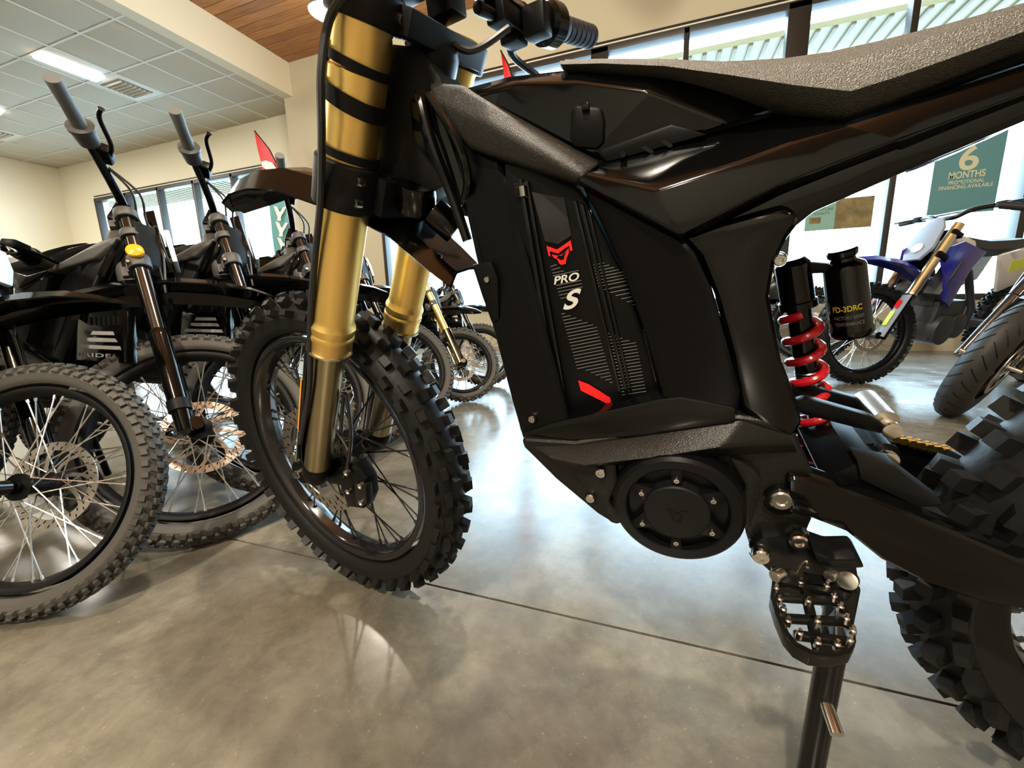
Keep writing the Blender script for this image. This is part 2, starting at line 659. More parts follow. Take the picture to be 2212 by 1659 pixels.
def bay_lamp(x, y, label, power=190):
    z = 3.35
    o = empty('pendant_lamp', Matrix.Translation((x, y, z)), label, 'lamp', 'hanging bay lamps')
    MB().lathe([(.02, .16), (.06, .15), (.10, .10), (.17, .0), (.165, -.005), (.09, .10), (.02, .14)], axis=(0, 0, 1), n=32, closed=True).build('shade', 'steel', o)
    MB().cyl((0, 0, .14), (0, 0, ZW - z), .008, n=8).build('cord', 'matte_black', o)
    MB().ball((0, 0, -.0), .10, (1, 1, .75)).build('globe', 'lamp_glow', o)
    l = bpy.data.lights.new('pendant_lamp_light', 'POINT')
    l.energy = power
    l.color = WARM
    l.shadow_soft_size = .07
    lo = bpy.data.objects.new('pendant_lamp_light', l)
    COL.objects.link(lo)
    lo.location = (x, y, z - .22)
    return o


bay_lamp(-3.1, 3.70, 'lit pendant lamp hanging behind the gold fork top', 120)
bay_lamp(-.25, -1.75, 'lit pendant lamp hanging behind the viewer', 760)
bay_lamp(-.25, -4.3, 'lit pendant lamp farthest behind the viewer', 420)
bay_lamp(-.22, 1.0, 'lit pendant lamp hanging straight above the big bike', 380)
bay_lamp(-3.3, -1.75, 'lit pendant lamp hanging behind the viewer to the left', 110)
bay_lamp(2.9, -1.75, 'lit pendant lamp hanging behind the viewer to the right', 110)
# ---------------------------------------------------------------- wheels (axle = local y, hub centre = origin)


def tyre_mesh(name, R, wid, knob, material, tread='mx'):
    mb = MB()
    rb = R - knob
    rc = rb - wid * .52
    a, b = wid / 2, wid * .52
    prof = [(rc + b * math.cos(rad(p)) * (1 if abs(p) < 90 else .62), a * math.sin(rad(p)) * (1 if abs(p) < 90 else .9)) for p in range(-135, 136, 15)]
    mb.lathe(prof, n=96)
    mb.lathe([(rc - b * .42, -a * .62), (rc - b * .5, 0), (rc - b * .42, a * .62)], n=48)

    def block(th, ph, L, w, h, taper=.82, skew=0.0):
        e = Vector((math.cos(th), 0, math.sin(th)))
        t = Vector((-math.sin(th), 0, math.cos(th)))
        yv = Vector((0, 1, 0))
        n = e * math.cos(ph) + yv * math.sin(ph)
        q = n.cross(t)
        p0 = e * (rc + b * math.cos(ph)) + yv * (a * math.sin(ph)) - n * .004
        vs_ = []
        for hh, k in ((0, 1), (h + .004, taper)):
            for sx, sq in ((-1, -1), (1, -1), (1, 1), (-1, 1)):
                vs_.append(p0 + n * hh + t * (sx * L / 2 * k + skew * sq) + q * (sq * w / 2 * k))
        mb.add(vs_, [(4, 5, 6, 7), (0, 1, 5, 4), (1, 2, 6, 5), (2, 3, 7, 6), (3, 0, 4, 7)])
    P2 = 2 * math.pi
    if tread == 'mx':
        n = int(round(P2 * R / .054))
        for i in range(n):
            th = P2 * i / n
            d = P2 / n
            for s in (-1, 1):
                block(th, s * .26, .019, wid * .19, knob)
                block(th + d * .5, s * .66, .021, wid * .19, knob)
                block(th + d * (.08 if i % 2 else -.02), s * 1.12, .022, wid * .16, knob * 1.05, .75)
    elif tread == 'trail':
        n = int(round(P2 * R / .030))
        for i in range(n):
            th = P2 * i / n
            d = P2 / n
            for s in (-1, 1):
                block(th + d * .25 * s, s * .20, .017, wid * .17, knob, .9)
                block(th + d * .5, s * .60, .016, wid * .20, knob, .9, .003 * s)
                block(th, s * 1.05, .018, wid * .26, knob, .7)
    return mb.mesh(name, material, angle=30)


def rim_mesh(name, rr, hw, material):
    """rr = radius of the flange edge, hw = half width"""
    pr = [(rr, hw), (rr - .004, hw + .001), (rr - .013, hw * .86), (rr - .018, hw * .45), (rr - .023, 0), (rr - .018, -hw * .45), (rr - .013, -hw * .86), (rr - .004, -hw - .001), (rr, -hw), (rr - .004, -hw * .8), (rr - .008, 0), (rr - .004, hw * .8)]
    return MB().lathe(pr, n=96, closed=True).mesh(name, material, angle=40)


def hub_mesh(name, material, hw=.05):
    pr = [(.0, -hw), (.017, -hw), (.017, -hw * .8), (.032, -hw * .75), (.032, -hw * .62), (.02, -hw * .45), (.019, 0), (.02, hw * .45), (.032, hw * .62), (.032, hw * .75), (.017, hw * .8), (.017, hw), (0, hw)]
    return MB().lathe(pr, n=32).mesh(name, material, angle=30)


def rotor_mesh(name, r, material):
    mb = MB()
    mb.lathe([(r, .0012), (r - .022, .0012), (r - .022, -.0012), (r, -.0012)], n=64, closed=True)
    for k in range(8):                      # swept arms to the carrier
        a = 2 * math.pi * k / 8
        p = [Vector((math.cos(a + .55 * t) * (.028 + (r - .046) * t), 0, math.sin(a + .55 * t) * (.028 + (r - .046) * t))) for t in (0, .35, .7, 1.02)]
        rings = []
        for i, q in enumerate(p):
            d = (p[min(i + 1, 3)] - p[max(i - 1, 0)]).normalized()
            s = Vector((-d.z, 0, d.x)) * .0045
            rings.append([q + s + Vector((0, .001, 0)), q - s + Vector((0, .001, 0)), q - s - Vector((0, .001, 0)), q + s - Vector((0, .001, 0))])
        mb.loft(rings)
    mb.lathe([(.036, .0012), (.022, .0012), (.022, -.0012), (.036, -.0012)], n=32, closed=True)
    return mb.mesh(name, material, angle=30)


def rotor_slot_mesh(r):
    """dark drilled slots shown as shallow inset pads on both faces"""
    mb = MB()
    for k in range(28):
        a = 2 * math.pi * k / 28
        for off, da in ((-.0055, 0), (.0055, .11)):
            rr = r - .011 + off
            c = Vector((math.cos(a + da) * rr, 0, math.sin(a + da) * rr))
            mb.box(c, (.0085, .0032, .0028), Matrix.Rotation(-(a + da) - .5, 3, 'Y'))
    return mb.mesh('slot', 'matte_black')


def spoke_meshes(tag_, rr, hw, material, r=.0017):
    """four spoke shapes: left/right flange, leading/trailing"""
    out = []
    for s in (-1, 1):
        for lead in (-1, 1):
            a0 = lead * 1.05
            p0 = Vector((.027 * math.cos(a0), s * hw * .68, .027 * math.sin(a0)))
            a1 = lead * .06
            p1 = Vector((rr - .016, s * .004, 0))
            p1 = Vector(((rr - .016) * math.cos(a1), s * .004, (rr - .016) * math.sin(a1)))
            mb = MB()
            mb.cyl(p0, p1, r, n=6)
            d = (p1 - p0).normalized()
            mb.cyl(p1 - d * .014, p1 + d * .006, r * 2.0, n=6)
            out.append(mb.mesh('spoke', material))
    return out


TYRE = {
    'main_front': tyre_mesh('tyre', .325, .078, .014, 'rubber'),
    'main_rear': tyre_mesh('tyre', .325, .098, .017, 'rubber'),
    'trail': tyre_mesh('tyre', .312, .066, .007, 'rubber_grey', 'trail'),
    'mini': tyre_mesh('tyre', .25, .060, .008, 'rubber_grey', 'mx'),
    'mx': tyre_mesh('tyre', .335, .085, .013, 'rubber', 'mx'),
}
RIM = {'main': rim_mesh('rim', .246, .024, 'black_rim'), 'trail': rim_mesh('rim', .247, .021, 'matte_black'), 'mini': rim_mesh('rim', .192, .02, 'matte_black'), 'mx': rim_mesh('rim', .254, .024, 'satin_black')}
HUB = {'main': hub_mesh('hub', 'satin_black'), 'mx': hub_mesh('hub', 'steel')}
ROT = {'main': rotor_mesh('brake_rotor', .11, 'rotor_steel'), 'mini': rotor_mesh('brake_rotor', .10, 'rotor_steel')}
SLOT = {'main': rotor_slot_mesh(.11), 'mini': rotor_slot_mesh(.10)}
SPK = {'main': spoke_meshes('m', .246, .05, 'spoke_black'), 'trail': spoke_meshes('t', .247, .05, 'spoke_silver'), 'mini': spoke_meshes('n', .192, .045, 'spoke_silver'), 'mx': spoke_meshes('x', .254, .05, 'spoke_silver', .002)}
_joined = {}


def wheel(parent, m4, tyre, kind, rot_side=-1, each=True, hub='main', nper=9, rotor='main', phase=0.0):
    """adds tyre, rim, hub, rotor and spokes as parts of parent; m4 = wheel placement in parent space"""
    link('tyre', TYRE[tyre], parent, m4)
    rm = link('rim', RIM[kind], parent, m4)
    link('hub', HUB[hub], parent, m4)
    if rotor:
        ro = link('brake_rotor', ROT[rotor], parent, m4 @ Matrix.Translation((0, rot_side * .046, 0)))
        link('slot', SLOT[rotor], ro)
    if each:
        for q, me in enumerate(SPK[kind]):
            for k in range(nper):
                a = phase + 2 * math.pi * k / nper + (0, .22, .35, .57)[q] * (9 / nper)
                link('spoke', me, parent, m4 @ Matrix.Rotation(a, 4, 'Y'))
    else:
        key = (kind, nper)
        if key not in _joined:
            mb = MB()
            for q, me in enumerate(SPK[kind]):
                for k in range(nper):
                    R4 = Matrix.Rotation(2 * math.pi * k / nper + (0, .22, .35, .57)[q] * (9 / nper), 4, 'Y')
                    mb.add([R4 @ v.co for v in me.vertices], [tuple(p.vertices) for p in me.polygons])
            _joined[key] = mb.mesh('spokes', SPK[kind][0].materials[0].name)
        link('spokes', _joined[key], parent, m4)
    return rm
# ---------------------------------------------------------------- the black electric dirt bike in front
BK = Frame((-.345, .832), -22.5, 11)
WFr = Frame((-.336, .853), -31.2, 8.5)
bike = empty('electric_dirt_bike', BK.m, 'large black electric dirt bike with gold fork and red shock spring in the foreground', 'motorcycle')
W2B = BK.i @ WFr.m                    # steered front end -> bike space
STATIC = []                           # meshes shared with the sister bikes in the row


def B(px, py, y):
    return BK.to(px, py, y)


def poly(pts, y):
    """pixel outline -> points of the plane at lateral offset y (third value overrides y)"""
    return [B(p[0], p[1], p[2] if len(p) > 2 else y) for p in pts]


def part(name, mb, material, parent=bike, share=True, **k):
    o = mb.build(name, material, parent, **k)
    if share and parent is bike:
        STATIC.append((name, o.data))
    return o


def slab(name, pts, y, material, y2=None, parent=bike, share=True, bevel=.004, **k):
    P = poly(pts, y)
    mb = MB().slab(P, [(-p.y if y2 is None else y2) for p in P])
    return part(name, mb, material, parent, share, bevel=bevel, **k)


# frame: two spars from the head to the knee, down tubes, rear frame
for s in (1, -1):
    rows = [[(925, 176, -.020), (1003, 183, -.030), (1045, 210, -.040), (1170, 280, -.056), (1300, 350, -.070)],
            [(927, 180, -.036), (1005, 190, -.050), (1046, 214, -.058), (1170, 284, -.074), (1296, 355, -.088)],
            [(936, 215, -.048), (1004, 246, -.062), (1050, 264, -.072), (1170, 330, -.092), (1260, 380, -.105)],
            [(940, 238, -.046), (985, 292, -.056), (1018, 322, -.062), (1092, 348, -.076), (1250, 398, -.100)],
            [(938, 236, -.020), (985, 296, -.030), (1018, 328, -.036), (1092, 352, -.050), (1250, 402, -.070)]]
    R_ = [poly(r_, 0) for r_ in rows]
    mb = MB().loft([list(c) for c in zip(*R_)])
    if s < 0:
        mb.v = [Vector((p.x, -p.y, p.z)) for p in mb.v]
    part('frame_spar', mb, 'frame_black', bevel=.006, seg=3, bang=14, angle=50)
    P = poly([(985, 285, -.046), (1018, 318, -.05), (1075, 345, -.062), (1098, 400, -.068), (1140, 560, -.076), (1185, 740, -.082), (1228, 905, -.088), (1232, 945, -.09), (1130, 958, -.086), (1104, 868, -.082), (1060, 700, -.075), (1026, 560, -.066), (1000, 440, -.056), (975, 340, -.046)], 0)
    mb = MB().slab(P, [p.y + .04 for p in P])
    if s < 0:
        mb.v = [Vector((p.x, -p.y, p.z)) for p in mb.v]
    part('down_tube', mb, 'satin_black', bevel=.008, seg=3)
# crossing web between the down tubes
P = poly([(1010, 400, -.04), (1070, 380, -.04), (1200, 900, -.04), (1125, 930, -.04)], 0)
part('frame_web', MB().slab(P, .04), 'matte_black')
# inner brace tubes behind the head
for s in (-1, 1):
    a, b, c = B(925, 215, -.03), B(970, 300, -.035), B(1015, 440, -.045)
    part('brace', MB().tube(smooth_path([(p.x, s * abs(p.y), p.z) for p in (a, b, c)]), .012, 10), 'gloss_black')

# battery with its side graphics
bat = slab('battery', [(1088, 352), (1150, 360), (1250, 405), (1300, 500), (1352, 610), (1390, 720), (1432, 850), (1418, 872), (1250, 905), (1190, 915), (1160, 800), (1125, 620), (1095, 450)], -.070, 'satin_black', bevel=.004)
YD = -.0726


def decal(name, pts, material, y=YD, parent=bat, th=.0012):
    P = poly(pts, y)
    return MB().slab(P, [p.y + th for p in P]).build(name, material, parent, flat=True)


# raised ribs that run down the battery case
for (x0, y0, x1, y1, wpx) in ((1118, 385, 1196, 850, 9), (1133, 388, 1214, 852, 7), (1237, 432, 1338, 865, 8), (1252, 440, 1352, 862, 8), (1268, 452, 1360, 850, 6), (1402, 735, 1432, 848, 6), (1388, 715, 1420, 850, 6)):
    P = poly([(x0, y0), (x0 + wpx, y0 + 2), (x1 + wpx, y1 - 2), (x1, y1)], YD - .003)
    MB().slab(P, [p.y + .006 for p in P]).build('rib', 'gloss_black', bat, bevel=.001)
fx, fy = (lambda x: 1000 + x / 3.16), (lambda y: 350 + y / 3.16)
C2 = lambda L: [(fx(x), fy(y)) for x, y in L]
decal('film', C2([(470, 205), (690, 245), (740, 500), (650, 560), (560, 540)]), 'decal_film')
decal('emblem', C2([(570, 573), (640, 598), (680, 572), (735, 533), (748, 603), (732, 608), (724, 570), (690, 594), (648, 624), (592, 608), (598, 645), (585, 640)]), 'logo_red')
decal('emblem', C2([(608, 632), (650, 640), (640, 655), (668, 672), (672, 703), (655, 690), (645, 666), (618, 652)]), 'logo_red')
decal('emblem', C2([(722, 588), (722, 625), (705, 662), (702, 695), (672, 703), (668, 672), (690, 665), (694, 640), (708, 612), (670, 640), (650, 640), (690, 625)]), 'logo_red')


def decal_text(text, bl, br, tl, material, y=YD - .001, parent=bat, **k):
    mb = MB()
    lettering(mb, text, B(*bl, y), B(*br, y), B(*tl, y), **k)
    return mb.build('lettering', material, parent, flat=True)


decal_text('PRO', (fx(622), fy(838)), (fx(795), fy(806)), (fx(618), fy(783)), 'decal_white', shear=.18, bold=.02)
decal_text('S', (fx(684), fy(1016)), (fx(804), fy(985)), (fx(686), fy(890)), 'decal_white', shear=.25, bold=.03)
decal('slash', C2([(787, 1492), (860, 1520), (1005, 1612), (1012, 1652), (985, 1650), (805, 1560)]), 'logo_red')
# hatch lines left and right of the middle rib
mb = MB()


def hatch(x0, y0, x1, y1, t=4.2):
    P = poly(C2([(x0, y0), (x1, y1), (x1, y1 + t), (x0, y0 + t)]), YD - .0006)
    mb.add(P, [(0, 1, 2, 3)])


for i in range(3):
    hatch(597 + i * 7, 712 + i * 22, 640 + i * 24, 703 + i * 22 - 6)
for i in range(8):
    yl = 775 + i * 22
    xl = 613 + i * 7.5
    xr = (790 + i * 5.5)
    if i in (1, 2):
        hatch(xl, yl, xl + 14, yl - 3)
        continue
    hatch(xl, yl, min(xr, xl + (190 if i < 6 else 75)), yl - 40 * (min(xr, xl + (190 if i < 6 else 75)) - xl) / 190)
for i in range(24):
    yl = 1035 + i * 22
    xl = 672 + i * 6.3
    wdt = min(205, 25 + i * 32) if i < 18 else max(20, 205 - (i - 16) * 27)
    x0_ = xl if i < 16 else xl + (205 - wdt)
    hatch(x0_, yl - 38 * (x0_ - xl) / 190, xl + (wdt if i < 16 else 205), yl - 38 * ((wdt if i < 16 else 205)) / 190)
for i in range(14):
    yl = 700 + i * 21
    xl = 890 + i * 5 + max(0, i - 7) * 34
    xr = min(965 + i * 34, 1128 + i * 6)
    if xr > xl:
        hatch(xl, yl, xr, yl - (xr - xl) * .2, 5)
for i in range(20):
    yl = 1170 + i * 22
    xl = 990 + i * 5.2
    xr = min(1000 + i * 45, 1165 + i * 4.5)
    hatch(xl, yl, xr, yl - (xr - xl) * .16, 4.2)
mb.build('hatch_lines', 'decal_grey', bat, flat=True)
# connector block on top of the battery
slab('connector', [(1108, 392), (1142, 392), (1142, 428), (1112, 428)], -.074, 'gloss_black', -.05, bat, False, .002)
MB().cyl(B(1128, 402, -.078), B(1131, 424, -.078), .0035, n=8).build('connector_pin', 'steel', bat)

# body panel behind the battery and the lower glossy sill
slab('rear_frame', [(1250, 396, -.095), (1330, 440, -.104), (1472, 514, -.112), (1500, 545, -.112), (1535, 620, -.110), (1570, 740, -.108), (1600, 850, -.106), (1596, 892, -.106), (1560, 905, -.105), (1432, 890, -.096), (1428, 850, -.094), (1385, 705, -.092), (1340, 580, -.09), (1295, 480, -.09)], -.1, 'satin_black', bevel=.012, seg=3)
slab('lower_sill', [(1128, 935, -.088), (1190, 914, -.09), (1425, 862, -.098), (1470, 856, -.1), (1590, 880, -.108), (1590, 912, -.108), (1400, 945, -.1), (1240, 968, -.095), (1132, 958, -.09)], -.09, 'gloss_black', bevel=.004)
slab('rear_plate', [(1470, 512), (1560, 480), (1700, 440), (1735, 470), (1705, 510), (1676, 570), (1664, 640), (1690, 780), (1728, 880), (1736, 915), (1715, 950), (1660, 930), (1600, 885), (1580, 770), (1545, 640), (1510, 556)], -.098, 'gloss_black', bevel=.01, seg=3)
# motor cradle and its ridge
slab('motor_cradle', [(1125, 948), (1240, 955), (1420, 925), (1590, 898), (1660, 905), (1705, 935), (1738, 990), (1764, 1035), (1757, 1120), (1744, 1150), (1740, 1175), (1700, 1170), (1650, 1205), (1622, 1190), (1612, 1158), (1600, 1090), (1480, 1130), (1345, 1132), (1330, 1137), (1290, 1112), (1200, 1037), (1130, 968)], -.098, 'housing_black', bevel=.008, seg=3)
mb = MB()
A_ = poly([(1128, 952, -.09), (1245, 962, -.098), (1420, 938, -.10), (1600, 908, -.104), (1700, 940, -.100)], 0)
C_ = poly([(1196, 992, -.113), (1262, 1006, -.122), (1420, 988, -.124), (1560, 966, -.121), (1712, 955, -.100)], 0)
D_ = poly([(1255, 1040, -.104), (1290, 1010, -.104), (1420, 994, -.104), (1580, 984, -.104), (1722, 975, -.099)], 0)
mb.loft([A_, C_, D_], cap=False, closed=False)
part('cradle_ridge', mb, 'housing_black', angle=50, bevel=.004, bang=12)
slab('motor_mount', [(1240, 1010), (1262, 1000), (1330, 992), (1335, 1040), (1316, 1085), (1345, 1118), (1336, 1136), (1318, 1130), (1262, 1070), (1248, 1035)], -.108, 'housing_black', -.08, bevel=.005)
slab('motor_mount', [(1575, 985), (1625, 1010), (1645, 1035), (1640, 1080), (1622, 1140), (1612, 1150), (1600, 1090), (1610, 1050)], -.106, 'housing_black', -.08, bevel=.005)
# motor
MC = B(1461, 1106, -.128)
part('motor_housing', MB().lathe([(0, .018), (.060, .018), (.063, .024), (.060, .21), (.05, .235), (0, .235)], MC, (0, 1, 0), 48).slab(poly([(1345, 1130), (1420, 1180), (1500, 1195), (1600, 1160), (1560, 1090), (1400, 1090)], -.095), .09), 'satin_black', bevel=0)
cov = part('motor_cover', MB().lathe([(0, .010), (.049, .010), (.0505, .001), (.052, 0), (.061, 0), (.0645, .003), (.0655, .010), (.0655, .022), (0, .022)], MC, (0, 1, 0), 64), 'satin_black', angle=25)
for k in range(6):
    a = rad(90 + 60 * k + 2)
    d = Vector((math.cos(a), 0, math.sin(a)))
    t = Vector((-math.sin(a), 0, math.cos(a)))
    w0, w1 = (.0048, .006) if k % 3 == 0 else (.012, .0045)
    P = [MC + d * .028 + t * w0, MC + d * .028 - t * w0, MC + d * .051 - t * w1, MC + d * .051 + t * w1]
    MB().prism([p + Vector((0, .001, 0)) for p in P], [p + Vector((0, .011, 0)) for p in P]).build('spoke_web', 'satin_black', cov, bevel=.0012)
    c = MC + d * .0395 + Vector((0, -.001, 0))
    bo = MB()
    bo.lathe([(0, -.0005), (.0012, -.0005), (.0016, -.0018), (.0026, -.0018), (.0030, .001), (.003, .004)], c, (0, 1, 0), 12)
    bo.build('bolt', 'steel', cov)
MB().lathe([(0, -.003), (.031, -.003), (.0325, -.0015), (.033, .011)], MC, (0, 1, 0), 48).build('cap', 'matte_black', cov, angle=25)
# ram's head mark embossed on the cap


def capmark(L):
    P = [MC + Vector((x * .011, -.0034, z * .011)) for x, z in L]
    MB().prism(P, [p + Vector((0, .001, 0)) for p in P]).build('emblem', 'satin_black', cov, bevel=.0002)


capmark([(-1, .55), (-.45, .35), (0, .05), (.45, .4), (1.05, .65), (.95, .15), (.78, .15), (.8, .45), (.4, .2), (0, -.12), (-.4, .15), (-.8, .3), (-.75, 0), (-.9, 0)])
capmark([(-.62, -.1), (-.3, -.2), (-.15, -.75), (.2, -.75), (.32, -.18), (.66, -.02), (.5, -.45), (.38, -1.0), (-.25, -1.05), (-.42, -.5)])


def bolt(px, py, y, r, material='steel', parent=bike, h=.004, share=True, axis=(0, 1, 0)):
    c = B(px, py, y)
    mb = MB().lathe([(0, .0), (r * .38, .0), (r * .5, -h * .45), (r * .85, -h * .45), (r, -h * .1), (r, h * 2)], c, axis, 20)
    mb.lathe([(r * 1.25, h * .9), (r * 1.3, h * 2)], c, axis, 20)
    return part('bolt', mb, material, parent, share and parent is bike, angle=25)


for q in ((1297, 1022, -.113, .006), (1275, 1077, -.113, .0055), (1149, 906, -.092, .0045), (1688, 1082, -.106, .0105), (1685, 562, -.1, .0048)):
    bolt(*q)
part('pivot_washer', MB().lathe([(.0, -.0), (.0165, 0), (.0165, .01)], B(1690, 1083, -.1035), (0, 1, 0), 32), 'gloss_black')

# side cover: upper face, flank and underside, both sides


def patch(name, rows, material, bevel=0, mirror=True, angle=20, share=True):
    mb = MB()
    R_ = [poly(r, 0) for r in rows]
    mb.loft(R_, cap=False, closed=False)
    if mirror:
        mb.mirror_y()
    return part(name, mb, material, share=share, angle=angle, bevel=bevel, bang=9, weld=True)


EXT = [(2212, 2600)]
patch('side_cover', [
    [(1292, 352, -.070), (1420, 318, -.066), (1533, 289, -.060), (1620, 264, -.056), (1707, 240, -.054), (1823, 270, -.078)],
    [(1262, 372, -.098), (1417, 409, -.116), (1530, 372, -.113), (1612, 344, -.110), (1707, 307, -.106), (1823, 271, -.100)],
    [(1250, 390, -.103), (1468, 509, -.122), (1570, 458, -.118), (1690, 397, -.113), (1800, 353, -.109), (1937, 301, -.105)],
    [(1252, 400, -.097), (1474, 518, -.112), (1575, 470, -.100), (1695, 412, -.095), (1805, 370, -.09), (1945, 318, -.088)]], 'gloss_black', angle=40, bevel=.0028)
patch('tail_cover', [
    [(1823, 270, -.080), (2000, 211, -.078), (2212, 140, -.076), (2480, 50, -.07)],
    [(1823, 271, -.100), (2000, 212, -.097), (2212, 141, -.094), (2480, 52, -.085)],
    [(1937, 301, -.105), (2030, 268, -.103), (2212, 202, -.100), (2480, 105, -.09)],
    [(1945, 318, -.088), (2036, 285, -.086), (2212, 218, -.084), (2480, 120, -.075)],
    [(1955, 372, -.070), (2060, 330, -.070), (2212, 262, -.070), (2480, 140, -.06)],
    [(1960, 374, -.04), (2065, 332, -.04), (2212, 264, -.04), (2480, 142, -.04)]], 'gloss_black', angle=40, bevel=.0028)
slab('tail_frame', [(1476, 518), (1690, 410), (1940, 312), (2212, 210), (2480, 112), (2480, 140), (2212, 264), (1956, 372), (1837, 424), (1760, 458), (1722, 488), (1690, 530), (1560, 560)], -.086, 'gloss_black', bevel=.004)
# under-seat tray
slab('seat_tray', [(1707, 232), (1830, 262), (2212, 136), (2480, 40), (2480, 10), (2212, 95), (1850, 225), (1720, 205)], -.074, 'matte_black', bevel=.004)
# tank top panel in front of the seat
patch('tank_cover', [
    [(1003, 192, -.030), (1100, 166, -.012), (1240, 150, -.010), (1400, 148, -.010), (1560, 168, -.010), (1700, 212, -.010)],
    [(1008, 196, -.042), (1105, 173, -.030), (1240, 157, -.045), (1400, 166, -.060), (1560, 190, -.062), (1703, 224, -.056)],
    [(1015, 200, -.048), (1120, 178, -.055), (1250, 176, -.064), (1400, 196, -.074), (1560, 262, -.070), (1565, 268, -.07)],
    [(1050, 213, -.050), (1140, 258, -.058), (1225, 303, -.064), (1280, 330, -.068), (1420, 310, -.068), (1562, 272, -.066)]], 'gloss_black', angle=40, bevel=.0025)
# inner airbox between spars and tank cover
slab('airbox', [(1030, 212), (1110, 190), (1300, 188), (1560, 250), (1690, 245), (1560, 290), (1310, 352), (1290, 345)], -.052, 'matte_black', bevel=.002)
# charging flap and vent block in the side recess
fl_ = slab('charge_flap', [(1232, 238), (1245, 226), (1298, 232), (1304, 262), (1303, 308), (1288, 322), (1240, 318), (1230, 300)], -.074, 'satin_black', -.055, share=True, bevel=.003)
slab('flap_tab', [(1254, 224), (1271, 220), (1272, 236), (1256, 238)], -.079, 'gloss_black', -.07, fl_, False, .001)
slab('side_vent', [(1290, 330), (1300, 322), (1450, 268), (1482, 276), (1530, 290), (1330, 345), (1310, 350)], -.073, 'satin_black', -.05, bevel=.002)
for (x, y) in ((1385, 320), (1426, 307)):
    slab('vent_slot', [(x, y), (x + 5, y - 5), (x + 12, y - 4), (x + 26, y + 5), (x + 27, y + 10), (x + 20, y + 12)], -.0731, 'matte_black', -.0728, bevel=0, flat=True)
bolt(1346, 334, -.076, .003, 'gloss_black')

# seat
rings = []
for (xt, yt, xb, yb_, wt, wb) in ((1212, 147, 1222, 152, .020, .040), (1290, 141, 1310, 152, .034, .056), (1400, 138, 1450, 162, .046, .070), (1560, 134, 1590, 192, .058, .082), (1700, 125, 1716, 224, .066, .092), (1790, 112, 1836, 246, .072, .1), (1900, 88, 1940, 210, .078, .1), (2050, 50, 2080, 155, .084, .1), (2212, 6, 2230, 96, .088, .1), (2470, -70, 2480, 10, .086, .094)):
    t, b = B(xt, yt, -wt), B(xb, yb_, -wb)
    m1 = t.lerp(b, .35) + Vector((0, -.010, .004))
    c = Vector((t.x, -wt * .45, t.z + .008))
    m2 = t.lerp(b, .74) + Vector((0, -.014, .001))
    half = [b + Vector((0, .026, -.002)), b + Vector((0, .008, 0)), m2, m1, t, c]
    rings.append(half + [Vector((c.x, 0, c.z + .004))] + [Vector((p.x, -p.y, p.z)) for p in reversed(half)])
for xx, zz in ((1.02, .848), (1.12, .862), (1.16, .85)):       # the seat runs on behind the right edge of the picture
    rings.append([Vector((xx, yy, zz + dz_)) for yy, dz_ in ((-.055, -.050), (-.07, -.045), (-.085, -.03), (-.08, -.012), (-.06, 0), (-.03, .008), (0, .01), (.03, .008), (.06, 0), (.08, -.012), (.085, -.03), (.07, -.045), (.055, -.050))])
part('seat', MB().loft(rings), 'seat_vinyl', angle=60)
part('tail_box', MB().loft([[Vector((x, y * w, z + c)) for y, c in ((-1, 0), (1, 0), (.9, -h_), (-.9, -h_))] for x, z, w, h_ in ((.98, .80, .078, .03), (1.06, .805, .075, .035), (1.16, .815, .06, .03), (1.34, .85, .05, .012), (1.42, .865, .02, .006))]), 'gloss_black', bevel=.004)

# swingarm
for s in (-1, 1):
    up = [(1700, 1030), (1760, 1036), (1900, 1084), (2050, 1145), (2212, 1214), (2420, 1310)]
    lo = [(2420, 1420), (2212, 1322), (2110, 1300), (2000, 1262), (1905, 1212), (1830, 1152), (1757, 1124), (1700, 1110)]
    P = poly(up[:-1], -.108) + [Vector((1.10, -.112, .368)), Vector((1.225, -.112, .348)), Vector((1.235, -.112, .325)), Vector((1.225, -.112, .302)), Vector((1.09, -.112, .318))] + poly(lo[1:], -.108)
    mb = MB().slab(P, [p.y + .028 for p in P])
    if s > 0:
        mb.v = [Vector((p.x, -p.y, p.z)) for p in mb.v]
    part('swingarm', mb, 'gloss_black', bevel=.007, seg=3)
slab('swingarm_bridge', [(1775, 1035), (1850, 1000), (1960, 1030), (1990, 1085), (1900, 1100), (1790, 1065)], -.08, 'satin_black', bevel=.005)
slab('chain_guide', [(1850, 992, -.085), (1935, 1008, -.085), (1960, 1030, -.085), (2032, 1085, -.085), (2040, 1090, -.085), (1985, 1098, -.085), (1860, 1036, -.085)], -.085, 'matte_black', -.06, bevel=.003)
# shock absorber
YS = .03


def mpp(px, py, y):
    """metres per photo pixel at a point of the bike"""
    return (B(px + 20, py, y) - B(px, py, y)).length / 20


sa, sb = B(1712, 575, YS), B(1769, 985, YS)
ax = (sb - sa).normalized()
L_ = (sb - sa).length
k_ = mpp(1740, 800, YS)
rs, rw_ = 37 * k_, 11 * k_
sh = part('shock_absorber', MB().lathe([(0, -.008), (rs * .7, -.008), (rs, -.002), (rs, .038), (rs * 1.12, .039), (rs * 1.12, .046), (rs * .72, .048), (rs * .72, L_ * .6), (rs * .3, L_ * .61), (rs * .3, L_), (.0, L_)], sa, ax, 32), 'gloss_black', angle=30)
hel = []
x_, y_, _ = basis(ax)
NT = 7
for i in range(0, NT * 28 + 1):
    t = i / (NT * 28)
    hel.append(sa + ax * (.046 + rw_ + (L_ - .046 - rw_ * 2) * t) + (x_ * math.cos(2 * math.pi * NT * t) + y_ * math.sin(2 * math.pi * NT * t)) * rs)
MB().tube(hel, rw_, 10).build('spring', 'spring_red', sh)
rg = []
